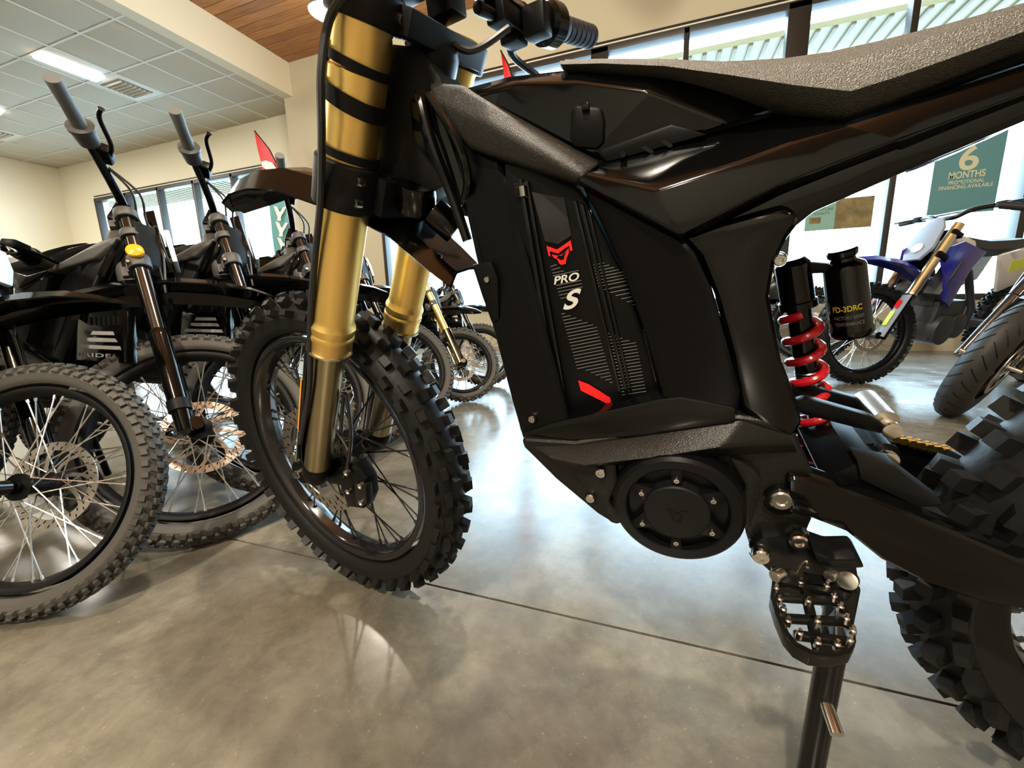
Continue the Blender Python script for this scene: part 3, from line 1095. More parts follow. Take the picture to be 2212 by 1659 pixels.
for i in range(0, 29):
    t = i / 28
    rg.append(sb - ax * rw_ * .8 + (x_ * math.cos(2 * math.pi * t) + y_ * math.sin(2 * math.pi * t)) * rs)
MB().tube(rg, rw_ * 1.1, 10).build('spring_seat', 'spring_red', sh)
MB().lathe([(.0, .0), (rs, .0), (rs * 1.1, .006), (rs * .7, .02), (0, .02)], sb, ax, 24).build('lower_mount', 'satin_black', sh)
for k in range(5):
    MB().lathe([(rs * .73, -.001), (rs * .78, 0), (rs * .73, .001)], sa + ax * (L_ * .52 + k * .0035), ax, 24).build('adjuster_ring', 'steel', sh)
# piggyback reservoir
ra, rb_ = B(1818, 538, YS), B(1840, 722, YS)
rax = (rb_ - ra).normalized()
rl = (rb_ - ra).length
rr_ = 47 * mpp(1830, 640, YS)
res = MB().lathe([(0, 0), (rr_ * .66, 0), (rr_ * .72, .002), (rr_ * .68, .007), (rr_ * .56, .009), (rr_ * .6, .012), (rr_ * .93, .016), (rr_, .019), (rr_, rl - .010), (rr_ * 1.05, rl - .008), (rr_ * 1.05, rl - .003), (rr_ * .97, rl), (0, rl)], ra, rax, 40).build('reservoir', 'gloss_black', sh, angle=30)
MB().slab(poly([(1690, 570), (1720, 564), (1795, 570), (1795, 590), (1720, 594), (1690, 598)], YS - .008), YS + .010).build('bridge', 'satin_black', sh, bevel=.003)
fwd = (BK.i.to_3x3() @ (CAMP - BK.m @ ((ra + rb_) / 2))).normalized()


def res_text(text, u0, v0, u1, v1, material, **k):
    """lettering wrapped on the canister; u = angle from the viewer side, v = share of the length"""
    g, fs = glyphs(text, **k)
    e1 = (fwd - rax * fwd.dot(rax)).normalized()
    e2 = rax.cross(e1)
    vs_ = []
    for x, y in g:
        a = u0 + (u1 - u0) * x
        vs_.append(ra + rax * (rl * (v0 + (v1 - v0) * (1 - y))) + (e1 * math.cos(a) + e2 * math.sin(a)) * (rr_ + .0003))
    MB().add(vs_, fs).build('lettering', material, res, flat=True)


res_text('FD-3DRC', .75, .60, -.60, .665, 'decal_yellow', bold=.02)
res_text('FACTORY SERIES', .72, .715, -.66, .755, 'decal_grey', bold=.01)
res_text('PERFORMANCE', .70, .79, -.64, .83, 'decal_grey', bold=.01)
# linkage: rocker arms, pins and knuckle
for s in (-1, 1):
    P = poly([(1722, 868, -.03), (1745, 862, -.03), (1880, 900, -.03), (1915, 918, -.03), (1905, 938, -.03), (1870, 930, -.03), (1735, 896, -.03), (1718, 886, -.03)], 0)
    if s > 0:
        P = [Vector((p.x, -p.y, p.z)) for p in P]
    part('rocker_arm', MB().slab(P, [p.y * .55 for p in P]), 'satin_black', bevel=.002)
pc = B(1908, 905, -.02)
part('rocker_knuckle', MB().cyl((pc.x, -.026, pc.z), (pc.x, .03, pc.z), .0115, n=28), 'steel')
part('pin', MB().cyl((pc.x + .002, -.040, pc.z - .004), (pc.x + .002, -.026, pc.z - .004), .0085, n=24), 'bright_steel', bevel=.001)
pd = B(1910, 983, -.035)
part('link_bracket', MB().cyl((pd.x, -.034, pd.z), (pd.x, .034, pd.z), .013, n=28).slab(poly([(1850, 960), (1930, 955), (1950, 1000), (1890, 1060), (1800, 1050)], -.03), .03), 'satin_black', bevel=0)
part('pin', MB().cyl((pd.x, -.047, pd.z), (pd.x, -.034, pd.z), .009, n=24), 'bright_steel', bevel=.001)
# chain on the far side with its guide
c0, c1 = B(1812, 918, .075), B(2130, 992, .075)
dr = (c1 - c0).normalized()
nrm = Vector((0, 1, 0)).cross(dr)
lk = MB()
nl = int((c1 - c0).length / .0085)
for i in range(nl):
    p = c0 + dr * (i * .0085)
    o_ = .0045 if i % 2 else .0025
    for sy in (-1, 1):
        lk.lathe([(0, -.0009), (.0044, -.0009), (.0044, .0009), (0, .0009)], p + Vector((0, sy * o_, 0)), (0, 1, 0), 10)
        lk.lathe([(0, -.0009), (.0044, -.0009), (.0044, .0009), (0, .0009)], p + dr * .0085 + Vector((0, sy * o_, 0)), (0, 1, 0), 10)
        lk.box(p + dr * .00425 + Vector((0, sy * o_, 0)), (.006, .0016, .006))
    lk.cyl(p + Vector((0, -.005, 0)), p + Vector((0, .005, 0)), .0026, n=8)
part('chain', lk, 'chain_gold', share=False)
part('sprocket', MB().lathe([(.028, -.002), (.046, -.002), (.046, .002), (.028, .002)], B(1790, 985, .075), (0, 1, 0), 40, closed=True), 'steel')
# rear wheel
RWM = Matrix.Translation((1.205, 0, .325))
wheel(bike, RWM, 'main_rear', 'main', each=True, rotor='main', rot_side=-1)
part('axle', MB().cyl((1.205, -.12, .325), (1.205, .12, .325), .010, n=16), 'steel')

# foot peg, its hanger and the side stand
slab('peg_hanger', [(1618, 1185, -.11), (1648, 1160, -.11), (1690, 1165, -.11), (1712, 1150, -.11), (1742, 1155, -.11), (1752, 1185, -.11), (1790, 1200, -.115), (1800, 1262, -.125), (1740, 1262, -.125), (1690, 1250, -.12), (1660, 1235, -.115), (1640, 1215, -.11)], -.11, 'peg_alloy', -.085, bevel=.004)
for (x, y) in ((1726, 1172), (1644, 1203)):
    bolt(x, y, -.117, .0085, 'bright_steel', h=.006)
slab('peg_stop', [(1758, 1196), (1800, 1212), (1858, 1212), (1870, 1228), (1818, 1230), (1770, 1222)], -.135, 'peg_alloy', -.10, bevel=.003)


def pegpt(px, py, z0=.384):
    """point of the peg deck: the plane z = z0 of the bike"""
    n = BK.m.to_3x3() @ Vector((0, 0, 1))
    q = BK.m @ Vector((0, 0, z0))
    d = ray(px, py)
    return BK.i @ (CAMP + d * ((q - CAMP).dot(n) / d.dot(n)))


outer = [(1668, 1252), (1664, 1290), (1676, 1330), (1694, 1372), (1716, 1398), (1750, 1416), (1800, 1420), (1838, 1410), (1850, 1385), (1846, 1352), (1834, 1320), (1818, 1290), (1800, 1262), (1740, 1250)]
PO = [pegpt(x, y) for x, y in outer]
cen = sum(PO, Vector()) / len(PO)
mbp = MB()
n = len(PO)
inn = [cen + (p - cen) * .84 for p in PO]
dz = Vector((0, 0, -.012))
vsx = PO + inn + [p + dz for p in PO] + [p + dz for p in inn]
fsx = []
for i in range(n):
    j = (i + 1) % n
    fsx += [(i, j, n + j, n + i), (2 * n + i, 3 * n + i, 3 * n + j, 2 * n + j), (i, 2 * n + i, 2 * n + j, j), (n + i, n + j, 3 * n + j, 3 * n + i)]
mbp.add(vsx, fsx)
for (a, b) in (((1668, 1290), (1822, 1300)), ((1682, 1335), (1838, 1345)), ((1716, 1372), (1842, 1388)), ((1735, 1255), (1770, 1415))):
    mbp.tube([pegpt(*a, .378), pegpt(*b, .378)], .0045, 6)
mbp.box(pegpt(1735, 1262, .378), (.05, .02, .012))
peg = part('foot_peg', mbp, 'peg_alloy', bevel=.0008, angle=40)
pinm = MB()
pinm.lathe([(.0026, -.004), (.0026, .002), (.0014, .0028), (.0014, .006), (0, .006)], (0, 0, 0), (0, 0, 1), 10)
pin_me = pinm.mesh('stud', 'bright_steel')
for (x, y) in ((1674, 1252), (1677, 1272), (1684, 1296), (1692, 1318), (1702, 1343), (1727, 1370), (1766, 1390), (1808, 1394), (1836, 1385), (1842, 1364), (1828, 1338), (1816, 1313), (1802, 1290), (1786, 1268), (1729, 1260), (1746, 1300), (1766, 1343)):
    link('stud', pin_me, peg, Matrix.Translation(pegpt(x, y)))
part('peg_pivot', MB().cyl(pegpt(1672, 1246, .395), pegpt(1690, 1236, .395), .0055, n=14), 'steel', bevel=.001)
part('peg_pivot', MB().cyl(pegpt(1790, 1246, .395), pegpt(1802, 1236, .395), .005, n=14), 'steel', bevel=.001)
part('peg_spring', MB().tube(smooth_path([pegpt(1718, 1238, .40), pegpt(1730, 1218, .40), pegpt(1738, 1212, .40), pegpt(1746, 1214, .40), pegpt(1744, 1226, .40)]), .0014, 6), 'bright_steel')
ka = B(1822, 1262, -.118)
kb = BK.i @ floor_pt(1728, 1790)
kb = kb + (ka - kb).normalized() * .008
ks = part('side_stand', MB().tube([ka, ka.lerp(kb, .3), kb], [.013, .0125, .0125], 16), 'peg_alloy')
ksb = slab('stand_bracket', [(1800, 1218, -.12), (1850, 1218, -.12), (1855, 1250, -.12), (1838, 1300, -.13), (1830, 1390, -.16), (1800, 1400, -.16), (1808, 1300, -.13)], -.12, 'peg_alloy', -.10, share=True, bevel=.003)
part('pin', MB().cyl(B(1830, 1254, -.127), B(1834, 1250, -.115), .0085, n=20), 'steel', bevel=.001)
kd = (kb - ka).normalized()
kk = ka.lerp(kb, .42)
MB().cyl(kk + Vector((0, -.008, 0)), kk + Vector((.004, -.034, -.006)), .0062, n=16).build('spring_post', 'bright_steel', ks)
foot = MB().box(kb + Vector((0, -.005, .006)), (.05, .03, .008))
foot.build('foot', 'peg_alloy', ks, bevel=.002)
# ---------------------------------------------------------------- front end of the main bike, built in the steered frame
RHO = rad(28.4)
SD = Vector((math.sin(RHO), 0, math.cos(RHO)))         # up the fork
PD = Vector((math.cos(RHO), 0, -math.sin(RHO)))        # rearward, square to the fork
YV = Vector((0, 1, 0))


def F(px, py, y):
    return WFr.to(px, py, y)


def fpart(name, mb, material, parent=bike, **k):
    return mb.build(name, material, parent, W2B if parent is bike else None, **k)


L0 = Vector((.042, 0, .337))
HS = .075


def leg(t, y, off=0.0):
    return L0 + SD * t + YV * y + PD * off


wheel(bike, W2B @ Matrix.Translation((0, 0, .325)), 'main_front', 'main', rot_side=-1, each=True, rotor='main', phase=.12)
for s in (-1, 1):
    y = s * HS
    ft = fpart('fork_tube', MB().lathe([(.0, .298), (.0305, .298), (.0312, .300), (.0312, .318), (.0325, .322), (.0325, .326), (.0315, .330), (.0325, .338), (.0325, .342), (.0298, .348), (.0292, .352), (.0300, .60), (.0300, .63), (.0312, .632), (.0312, .668), (.0300, .672), (.030, .69), (.028, .692), (0, .692)][0:0] + [(.0, .262), (.0305, .262), (.0312, .264), (.0312, .280), (.0328, .284), (.0328, .289), (.0316, .292), (.0328, .300), (.0328, .304), (.0298, .311), (.0290, .315), (.0300, .50), (.0300, .585), (.0312, .587), (.0312, .615), (.030, .617), (.0300, .655), (.0308, .657), (.0308, .69), (0, .69)], L0 + YV * y, SD, 48), 'gold', angle=22)
    fpart('fork_ring', MB().lathe([(.030, .258), (.0335, .259), (.0335, .262), (.030, .263)], L0 + YV * y, SD, 40), 'steel')
    fpart('fork_slider', MB().lathe([(.0235, .0), (.0235, .262)], L0 + YV * y, SD, 32), 'olive_tube')
    # axle lug
    lug = MB().lathe([(0, -.03), (.02, -.03), (.026, -.015), (.026, .004), (.024, .008), (0, .008)], L0 + YV * y, SD, 24)
    lug.cyl(Vector((0, y - .014, .322)), Vector((0, y + .014, .322)), .022, n=24)
    lug.box(Vector((.022, y, .322)), (.05, .026, .03), Matrix.Rotation(-.3, 3, 'Y'))
    fpart('axle_lug', lug, 'satin_black', angle=30)
    # fork guard in front of the slider
    gpts = []
    for t in (-.01, .06, .15, .24, .262):
        w = .020 if t > .0 else .012
        c = L0 + SD * t + YV * (y + s * .004) - PD * .030
        gpts.append([c - YV * w - PD * .0 + PD * .012, c - YV * w * .6 - PD * .006, c + YV * w * .6 - PD * .006, c + YV * w + PD * .012, c + YV * w + PD * .009, c + YV * w * .5 - PD * .003, c - YV * w * .5 - PD * .003, c - YV * w + PD * .009])
    g_ = fpart('fork_guard', MB().loft(gpts), 'satin_black', angle=40)
    if s < 0:
        rf = MB()
        rf.loft([[L0 + SD * t - PD * .038 + YV * (y - .018 + q) + PD * e for q, e in ((0, 0), (.012, -.004), (.012, -.001), (0, .003))] for t in (.075, .14, .185)])
        rf.build('reflector', 'amber', g_)
        rf = MB()
        rf.loft([[L0 + SD * t - PD * .036 + YV * (y - .020 + q) + PD * e for q, e in ((0, 0), (.014, -.005), (.014, -.002), (0, .003))] for t in (.0, .04, .073)])
        rf.build('sticker', 'decal_grey', g_)
fpart('axle', MB().cyl((0, -.095, .322), (0, .095, .322), .0085, n=16), 'steel')
fpart('axle_nut', MB().cyl((0, -.099, .322), (0, -.09, .322), .0075, n=6), 'bright_steel')
# triple clamps
for (t, hh, nm, ext) in ((.658, .030, 'upper_clamp', .0), (.474, .054, 'lower_clamp', 0)):
    mb = MB()
    for s in (-1, 1):
        mb.lathe([(.030, 0), (.0375, 0), (.0385, .003), (.0385, hh - .003), (.0375, hh), (.030, hh)], leg(t, s * HS), SD, 40)
        mb.box(leg(t + hh / 2, s * (HS - .04), .018), (.05, .03, hh * .9), Matrix.Rotation(RHO, 3, 'Y'))
    mb.box(leg(t + hh / 2, 0, .026), (.052, .13, hh * .8), Matrix.Rotation(RHO, 3, 'Y'))
    cl = fpart(nm, mb, 'matte_black', bevel=.002, angle=30)
    for s in (-1, 1):
        for q in ((.3, .75) if hh > .04 else (.5,)):
            c = leg(t + hh * q, s * (HS - .012) if hh < .04 else s * (HS), .036 if hh < .04 else .038)
            ax_ = PD if hh < .04 else -YV * s
            if hh >= .04:
                c = leg(t + hh * q, s * (HS + .012), .034)
                ax_ = YV * s
            MB().lathe([(0, .002), (.0022, .002), (.003, .005), (.0048, .005), (.0055, .002), (.0055, -.004)], c, ax_, 16).build('bolt', 'bright_steel', cl, angle=25)
mb = MB().lathe([(0, -.01), (.026, -.01), (.03, .0), (.03, .17), (.026, .18), (0, .18)], leg(.49, 0, .030), SD, 32)
fpart('head_tube', mb, 'satin_black', angle=30)
part('head_block', MB().slab(poly([(832, 92), (905, 100), (950, 165), (1000, 300), (990, 360), (960, 400), (900, 430), (830, 440), (808, 380), (815, 250)], -.030), .03), 'matte_black', bevel=.004)
part('head_gusset', MB().slab(poly([(880, 210), (940, 215), (1010, 330), (1030, 470), (1000, 470), (950, 380), (890, 300)], -.036), .036), 'gloss_black', bevel=.006)
# strap-on fork pads (neoprene wraps)


def strap(t0, t1, y, a0=0, a1=2 * math.pi, tilt=0.0, r=.0316, parent=None, name='fork_wrap', material='matte_black', n=40):
    o = L0 + YV * y
    x, yv = PD, YV
    vs_, fs = [], []
    for k in range(n + 1):
        a = a0 + (a1 - a0) * k / n
        e = x * math.cos(a) + yv * math.sin(a)
        for rr in (r, r + .0022):
            for t in (t0, t1):
                vs_.append(o + SD * (t + tilt * math.cos(a)) + e * rr)
    for k in range(n):
        b, c = k * 4, k * 4 + 4
        fs += [(b + 2, c + 2, c + 3, b + 3), (b, b + 1, c + 1, c), (b, c, c + 2, b + 2), (b + 1, b + 3, c + 3, c + 1)]
    fs += [(0, 2, 3, 1), (n * 4, n * 4 + 1, n * 4 + 3, n * 4 + 2)]
    return fpart(name, MB().add(vs_, fs), material, angle=40)


# angle 0 = rear side of the tube, -90 deg = outer (viewer) side
strap(.619, .628, -HS, rad(-250), rad(40), -.004)
strap(.600, .634, -HS, rad(-235), rad(-125), .0, .0322)
strap(.582, .599, -HS, rad(-250), rad(50), -.007, .0326)
strap(.532, .541, -HS, rad(-250), rad(40), -.002, .0322)
strap(.538, .566, -HS, rad(-240), rad(-135), .0, .0318)
# high front fender: blade ahead of the clamp and tail behind it


def fender(name, secs, material, parent=bike, m4=None, th=.003):
    """secs: (x, z, half width, drop of the sides)"""
    rings = []
    for x, z, w, dr_ in secs:
        up = [(-w, z - dr_), (-w * .62, z - dr_ * .12), (0, z), (w * .62, z - dr_ * .12), (w, z - dr_)]
        rings.append([Vector((x, a, b)) for a, b in up] + [Vector((x, a * .95, b - th)) for a, b in reversed(up)])
    return MB().loft(rings).build(name, material, parent, m4 if m4 is not None else W2B, angle=24)


fender('front_fender', [(-.112, .800, .010, .004), (-.075, .822, .044, .016), (-.02, .836, .056, .024), (.04, .840, .060, .030), (.11, .832, .062, .034), (.18, .808, .060, .036), (.25, .775, .055, .030), (.31, .738, .053, .024), (.36, .694, .051, .022), (.392, .664, .046, .018)], 'gloss_black')
# handlebar, clamps, grips and controls
bt = leg(.70, 0, .0)
bar = [F(1275, 80, .375), F(1200, 57, .265), F(1135, 32, .225), F(1062, 4, .165), bt + Vector((.012, .085, .055)), bt + Vector((.012, .03, .048))]
barp = bar + [Vector((p.x, -p.y, p.z)) for p in reversed(bar)]
fpart('handlebar', MB().tube(smooth_path(barp, 8), [.0115] * 17 + [.014] * (8 * (len(barp) - 1) + 1 - 34) + [.0115] * 17, 16), 'dark_chrome')
for s in (-1, 1):
    mb = MB().box(bt + Vector((.012, s * .03, .025)), (.036, .03, .07)).cyl(bt + Vector((.012, s * .03 - .016, .048)), bt + Vector((.012, s * .03 + .016, .048)), .022, n=24)
    fpart('bar_clamp', mb, 'satin_black', bevel=.003)
    e1, e0 = Vector(bar[0]), Vector(bar[1])
    if s < 0:
        e1, e0 = Vector((e1.x, -e1.y, e1.z)), Vector((e0.x, -e0.y, e0.z))
    d = (e1 - e0).normalized()
    Lg = (e1 - e0).length
    pr = [(.0, Lg), (.014, Lg), (.017, Lg - .002), (.0175, Lg - .006)]
    for k in range(5, -1, -1):
        t = .012 + k * (Lg - .02) / 6
        pr += [(.0172, t + .013), (.0155, t + .012), (.0155, t + .010), (.0172, t + .009)]
    pr += [(.021, .008), (.021, .0), (.012, .0)]
    fpart('grip', MB().lathe(pr, e0, d, 24), 'grip_rubber', angle=25)
    # control housing, master cylinder, lever
    c0 = e0 - d * .012
    fpart('throttle_housing', MB().lathe([(.012, -.03), (.024, -.028), (.029, -.02), (.029, .006), (.024, .014), (.012, .015)], c0, d, 28), 'gloss_black', angle=30)
    fpart('switch_pod', MB().box(c0 - d * .045 + Vector((.004, 0, -.004)), (.036, .03, .04)), 'satin_black', bevel=.006)
    mc = c0 - d * .07
    fpart('master_cylinder', MB().box(mc + Vector((-.026, 0, .004)), (.03, .075, .028)).cyl(mc + Vector((-.03, -s * .035, .0)), mc + Vector((-.03, -s * .075, -.004)), .008, n=14), 'satin_black', bevel=.004)
    fpart('reservoir_cap', MB().box(mc + Vector((-.026, 0, .021)), (.034, .06, .007)), 'steel', bevel=.002)
    lv = smooth_path([mc + Vector((-.034, s * .012, -.008)), mc + Vector((-.05, s * .05, -.02)), mc + Vector((-.046, s * .12, -.03)), mc + Vector((-.05, s * .17, -.034))])
    fpart('brake_lever', MB().tube(lv, [.0055] * (len(lv) - 1) + [.008], 10), 'satin_black')
    fpart('lever_perch', MB().box(mc + Vector((-.03, s * .02, -.01)), (.03, .035, .022)), 'satin_black', bevel=.004)
# instrument pod and cable bundle at the head
fpart('dash_pod', MB().box(leg(.70, 0, -.02) + Vector((0, 0, .06)), (.03, .09, .06), Matrix.Rotation(.5, 3, 'Y')), 'gloss_black', bevel=.008)
hose = [F(760, -30, -.11), F(712, 40, -.115), F(694, 160, -.125), F(695, 300, -.125), F(692, 440, -.115), F(680, 560, -.11), F(670, 700, -.106), F(668, 840, -.104), leg(.06, -.10, -.02)]
fpart('brake_hose', MB().tube(smooth_path(hose, 8), .0042, 8), 'cable')
fpart('brake_hose', MB().tube(smooth_path([leg(.10, -.06, .03), F(745, 850, -.06), F(758, 930, -.06), F(752, 1000, -.062), F(742, 1030, -.062)], 8), .0035, 8), 'cable')
for (a, b, c) in (((905, 60), (960, 130), (985, 230)), ((880, 90), (930, 190), (950, 260)), ((920, 40), (1010, 110), (1100, 60))):
    fpart('cable', MB().tube(smooth_path([F(*a, -.02), F(*b, .02), F(*c, .05)], 8), .004, 8), 'cable')
part('cable', MB().tube(smooth_path([B(905, 200, -.05), B(930, 300, -.055), B(975, 420, -.05), B(1010, 520, -.05)]), .006, 10), 'gloss_black', share=False)
part('cable', MB().tube(smooth_path([B(930, 210, -.05), B(985, 300, -.06), B(1010, 380, -.06), B(1002, 440, -.05)]), .005, 10), 'gloss_black', share=False)
# caliper
cm = MB()
P = [F(720, 1010, -.058), F(765, 1000, -.058), F(790, 1035, -.058), F(795, 1075, -.058), F(785, 1100, -.058), F(750, 1095, -.058), F(735, 1050, -.058), F(700, 1040, -.058)]
cm.slab(P, -.03)
cal = fpart('brake_caliper', cm, 'satin_black', bevel=.005)
cm = MB().slab([F(765, 1045, -.066), F(790, 1050, -.066), F(792, 1090, -.066), F(768, 1094, -.066)], -.05)
cm.build('piston_cap', 'housing_black', cal, bevel=.004)
cm = MB().slab([F(690, 1000, -.052), F(740, 985, -.052), F(750, 1010, -.052), F(700, 1035, -.052)], -.042)
cm.build('carrier', 'satin_black', cal, bevel=.002)
for (x, y) in ((748, 1022), (752, 1062), (778, 1050), (780, 1086)):
    MB().lathe([(0, .0), (.003, 0), (.0045, -.002), (.0055, -.002), (.006, .006)], F(x, y, -.068), (0, 1, 0), 16).build('bolt', 'steel', cal)
# horn / light canister under the head
part('horn', MB().cyl(B(900, 395, -.03), B(900, 455, -.02), .024, n=24).cyl(B(935, 455, -.02), B(985, 500, -.01), .018, n=24), 'gloss_black', bevel=.003, share=False)
part('frame_bracket', MB().slab(poly([(1018, 572), (1060, 565), (1075, 600), (1078, 690), (1062, 700), (1040, 640)], -.078), -.06), 'satin_black', bevel=.003)
bolt(1052, 604, -.08, .0035)
# ---------------------------------------------------------------- the row of smaller black electric bikes on the left
R2 = .312
EL0 = Vector((.03, 0, R2))
EST = EL0 + PD * .03
SHIFT = Matrix.Translation((-.05, 0, 0))


def steer_m(deg):
    return Matrix.Translation(EST) @ Matrix.Rotation(rad(deg), 4, SD) @ Matrix.Translation(-EST)


def eleg(t, y, off=0.0):
    return EL0 + SD * t + YV * y + PD * off


FBr = Frame((-.92, 1.027), 161.9, 15.1, -.01)
CACHE = {}


def shared(name, material, fn, **k):
    """mesh built once, used by every bike of the row"""
    key = (name, material) + tuple(k.pop('key', ()))
    if key not in CACHE:
        CACHE[key] = fn().mesh(name, material, **k)
    return CACHE[key]


SKIP = {'motor_cover', 'battery', 'side_stand', 'stand_bracket', 'frame_spar', 'spar_rib', 'down_tube'}
GREY = {}


def grey_mesh(me):
    if me not in GREY:
        c = me.copy()
        c.materials[0] = MATS['grey_frame']
        GREY[me] = c
    return GREY[me]


def enduro(fr, steer, label, group, scale=1.0, tyre='trail', rimk='trail', fork='dark', spokes=True, light=True, rotor='main', reflector=True, cables=True, decals=True):
    m = fr.m if scale == 1 else fr.m @ Matrix.Scale(scale, 4)
    root = empty('electric_bike', m, label, 'motorcycle', group)
    st = steer_m(steer)
    Rw = R2
    # rolling chassis
    for nm, me in STATIC:
        if nm in ('side_stand', 'stand_bracket', 'seat_tray', 'bolt', 'pin', 'peg_spring', 'chain_guide', 'motor_cover', 'battery', 'brake_rotor'):
            continue
        link(nm, grey_mesh(me) if nm == 'frame_spar' else me, root, SHIFT)
    batm = link('battery', bat.data, root, SHIFT)
    # finned cover with the maker's mark on the right flank
    YR = .076
    P0 = [FBr.to(x, y, YR) for x, y in ((170, 660), (262, 668), (268, 785), (160, 778))]
    cov = link('battery_cover', shared('battery_cover', 'gloss_black', lambda: MB().slab(P0, .04), bevel=.004), root)
    if decals:
        for k in range(7):
            def fin(k=k):
                x = 190 + k * 10.5
                Q = [FBr.to(a, b, YR + .003) for a, b in ((x, 683), (x + 4, 684), (x + 5, 702), (x + 1, 702))]
                return MB().slab(Q, YR)
            link('fin', shared('fin', 'satin_black', fin, key=(k,)), cov)
        bars = [((200, 715), (243, 716), (246, 724), (195, 723)), ((188, 729), (247, 731), (253, 739), (196, 738), (186, 736)), ((174, 744), (258, 748), (261, 756), (170, 752))]
        for k, q in enumerate(bars):
            link('emblem', shared('emblem', 'decal_mid', lambda q=q: MB().slab([FBr.to(a, b, YR + .0015) for a, b in q], YR), key=(k,), flat=True), cov)

        def txt():
            return lettering(MB(), 'ERIDE', FBr.to(167, 769, YR + .0012), FBr.to(240, 773, YR + .0012), FBr.to(167, 761, YR + .0012), bold=.02, space=1.1)
        link('lettering', shared('lettering', 'decal_mid', txt, flat=True), cov)
    wm = st @ Matrix.Translation((0, 0, R2)) @ (Matrix.Scale(1, 4))
    mini = tyre == 'mini'
    if mini:
        wm = st @ Matrix.Translation((0, 0, R2)) @ Matrix.Scale(R2 / .25, 4)
    wheel(root, wm, tyre, rimk, rot_side=-1, each=spokes, rotor=rotor)
    rwm = Matrix.Translation((1.205, 0, R2)) @ (Matrix.Scale(R2 / .25, 4) if mini else Matrix.Scale(1, 4))
    wheel(root, SHIFT @ rwm, tyre, rimk, rot_side=-1, each=False, rotor=rotor)
    # fork
    up = {'dark': 'dark_chrome', 'gold': 'gold'}[fork]
    for s in (-1, 1):
        y = s * HS
        if fork == 'dark':
            link('fork_stanchion', shared('fork_stanchion', up, lambda: MB().lathe([(0, .20), (.0195, .20), (.0195, .70), (.016, .703), (0, .703)], EL0 + YV * y, SD, 24), key=(s,)), root, st)
            link('fork_slider', shared('fork_slider', 'gloss_black', lambda: MB().lathe([(0, -.03), (.02, -.03), (.022, .03), (.0235, .05), (.0245, .26), (.0235, .275), (.019, .285), (0, .285)], EL0 + YV * y, SD, 24).cyl(Vector((0, y - .015, R2)), Vector((0, y + .015, R2)), .017, n=20), key=(s,), angle=30), root, st)
            link('slider_band', shared('slider_band', 'matte_black', lambda: MB().lathe([(.023, .03), (.027, .032), (.027, .062), (.023, .064)], EL0 + YV * y, SD, 24), key=(s,)), root, st)
        else:
            link('fork_tube', shared('fork_tube_gold', up, lambda: MB().lathe([(0, .27), (.027, .27), (.028, .275), (.026, .285), (.026, .70), (0, .70)], EL0 + YV * y, SD, 24), key=(s,)), root, st)
            link('fork_slider', shared('fork_slider_thin', 'olive_tube', lambda: MB().lathe([(0, -.02), (.021, -.02), (.021, .27)], EL0 + YV * y, SD, 20).cyl(Vector((0, y - .012, R2)), Vector((0, y + .012, R2)), .018, n=16), key=(s,)), root, st)
            link('fork_guard', shared('fork_guard', 'street_black', lambda: MB().box(EL0 + SD * .14 + YV * y - PD * .032, (.008, .044, .28), Matrix.Rotation(RHO, 3, 'Y')), key=(s,), bevel=.003), root, st)
    for s in (-1, 1):
        link('fork_collar', shared('fork_collar', 'grey_frame', lambda: MB().lathe([(.019, 0), (.026, 0), (.027, .003), (.027, .019), (.026, .022), (.019, .022)], eleg(.60, s * HS), SD, 28), key=(s,)), root, st)
    for (t, hh, nm) in ((.668, .030, 'upper_clamp'), (.49, .040, 'lower_clamp')):
        def clamp():
            mb = MB()
            for s in (-1, 1):
                mb.lathe([(.019, 0), (.027, 0), (.0285, .003), (.0285, hh - .003), (.027, hh), (.019, hh)], eleg(t, s * HS), SD, 28)
                mb.box(eleg(t + hh / 2, s * .04, .012), (.04, .05, hh * .8), Matrix.Rotation(RHO, 3, 'Y'))
            mb.box(eleg(t + hh / 2, 0, .022), (.05, .09, hh * .8), Matrix.Rotation(RHO, 3, 'Y'))
            return mb
        cl = link(nm, shared(nm, 'grey_frame', clamp, bevel=.0015), root, st)
        if nm == 'lower_clamp':
            link('bolt', shared('clamp_bolt', 'bright_steel', lambda: MB().cyl(eleg(t + .01, HS + .012, .022), eleg(t + .01, HS + .03, .022), .0045, n=10)), cl)
    link('head_tube', shared('head_tube', 'grey_frame', lambda: MB().lathe([(0, .47), (.03, .47), (.034, .50), (.034, .66), (.028, .68), (0, .68)], EL0 + PD * .03, SD, 28)), root)
    if reflector:
        rfl = link('reflector', shared('reflector', 'amber', lambda: MB().lathe([(0, .008), (.012, .007), (.020, .003), (.021, 0), (.021, -.006), (0, -.006)], eleg(.53, HS + .036), YV, 28), key=('a',)), root, st)
    # fender, headlight and plate
    fm = CACHE.get('fender')
    if not fm:
        o = fender('front_fender', [(-.13, .800, .014, .006), (-.07, .808, .048, .016), (.0, .812, .060, .026), (.10, .800, .064, .034), (.20, .772, .064, .038), (.30, .722, .06, .04), (.40, .64, .055, .045)], 'gloss_black', root, st)
        CACHE['fender'] = o.data
    else:
        link('front_fender', fm, root, st)
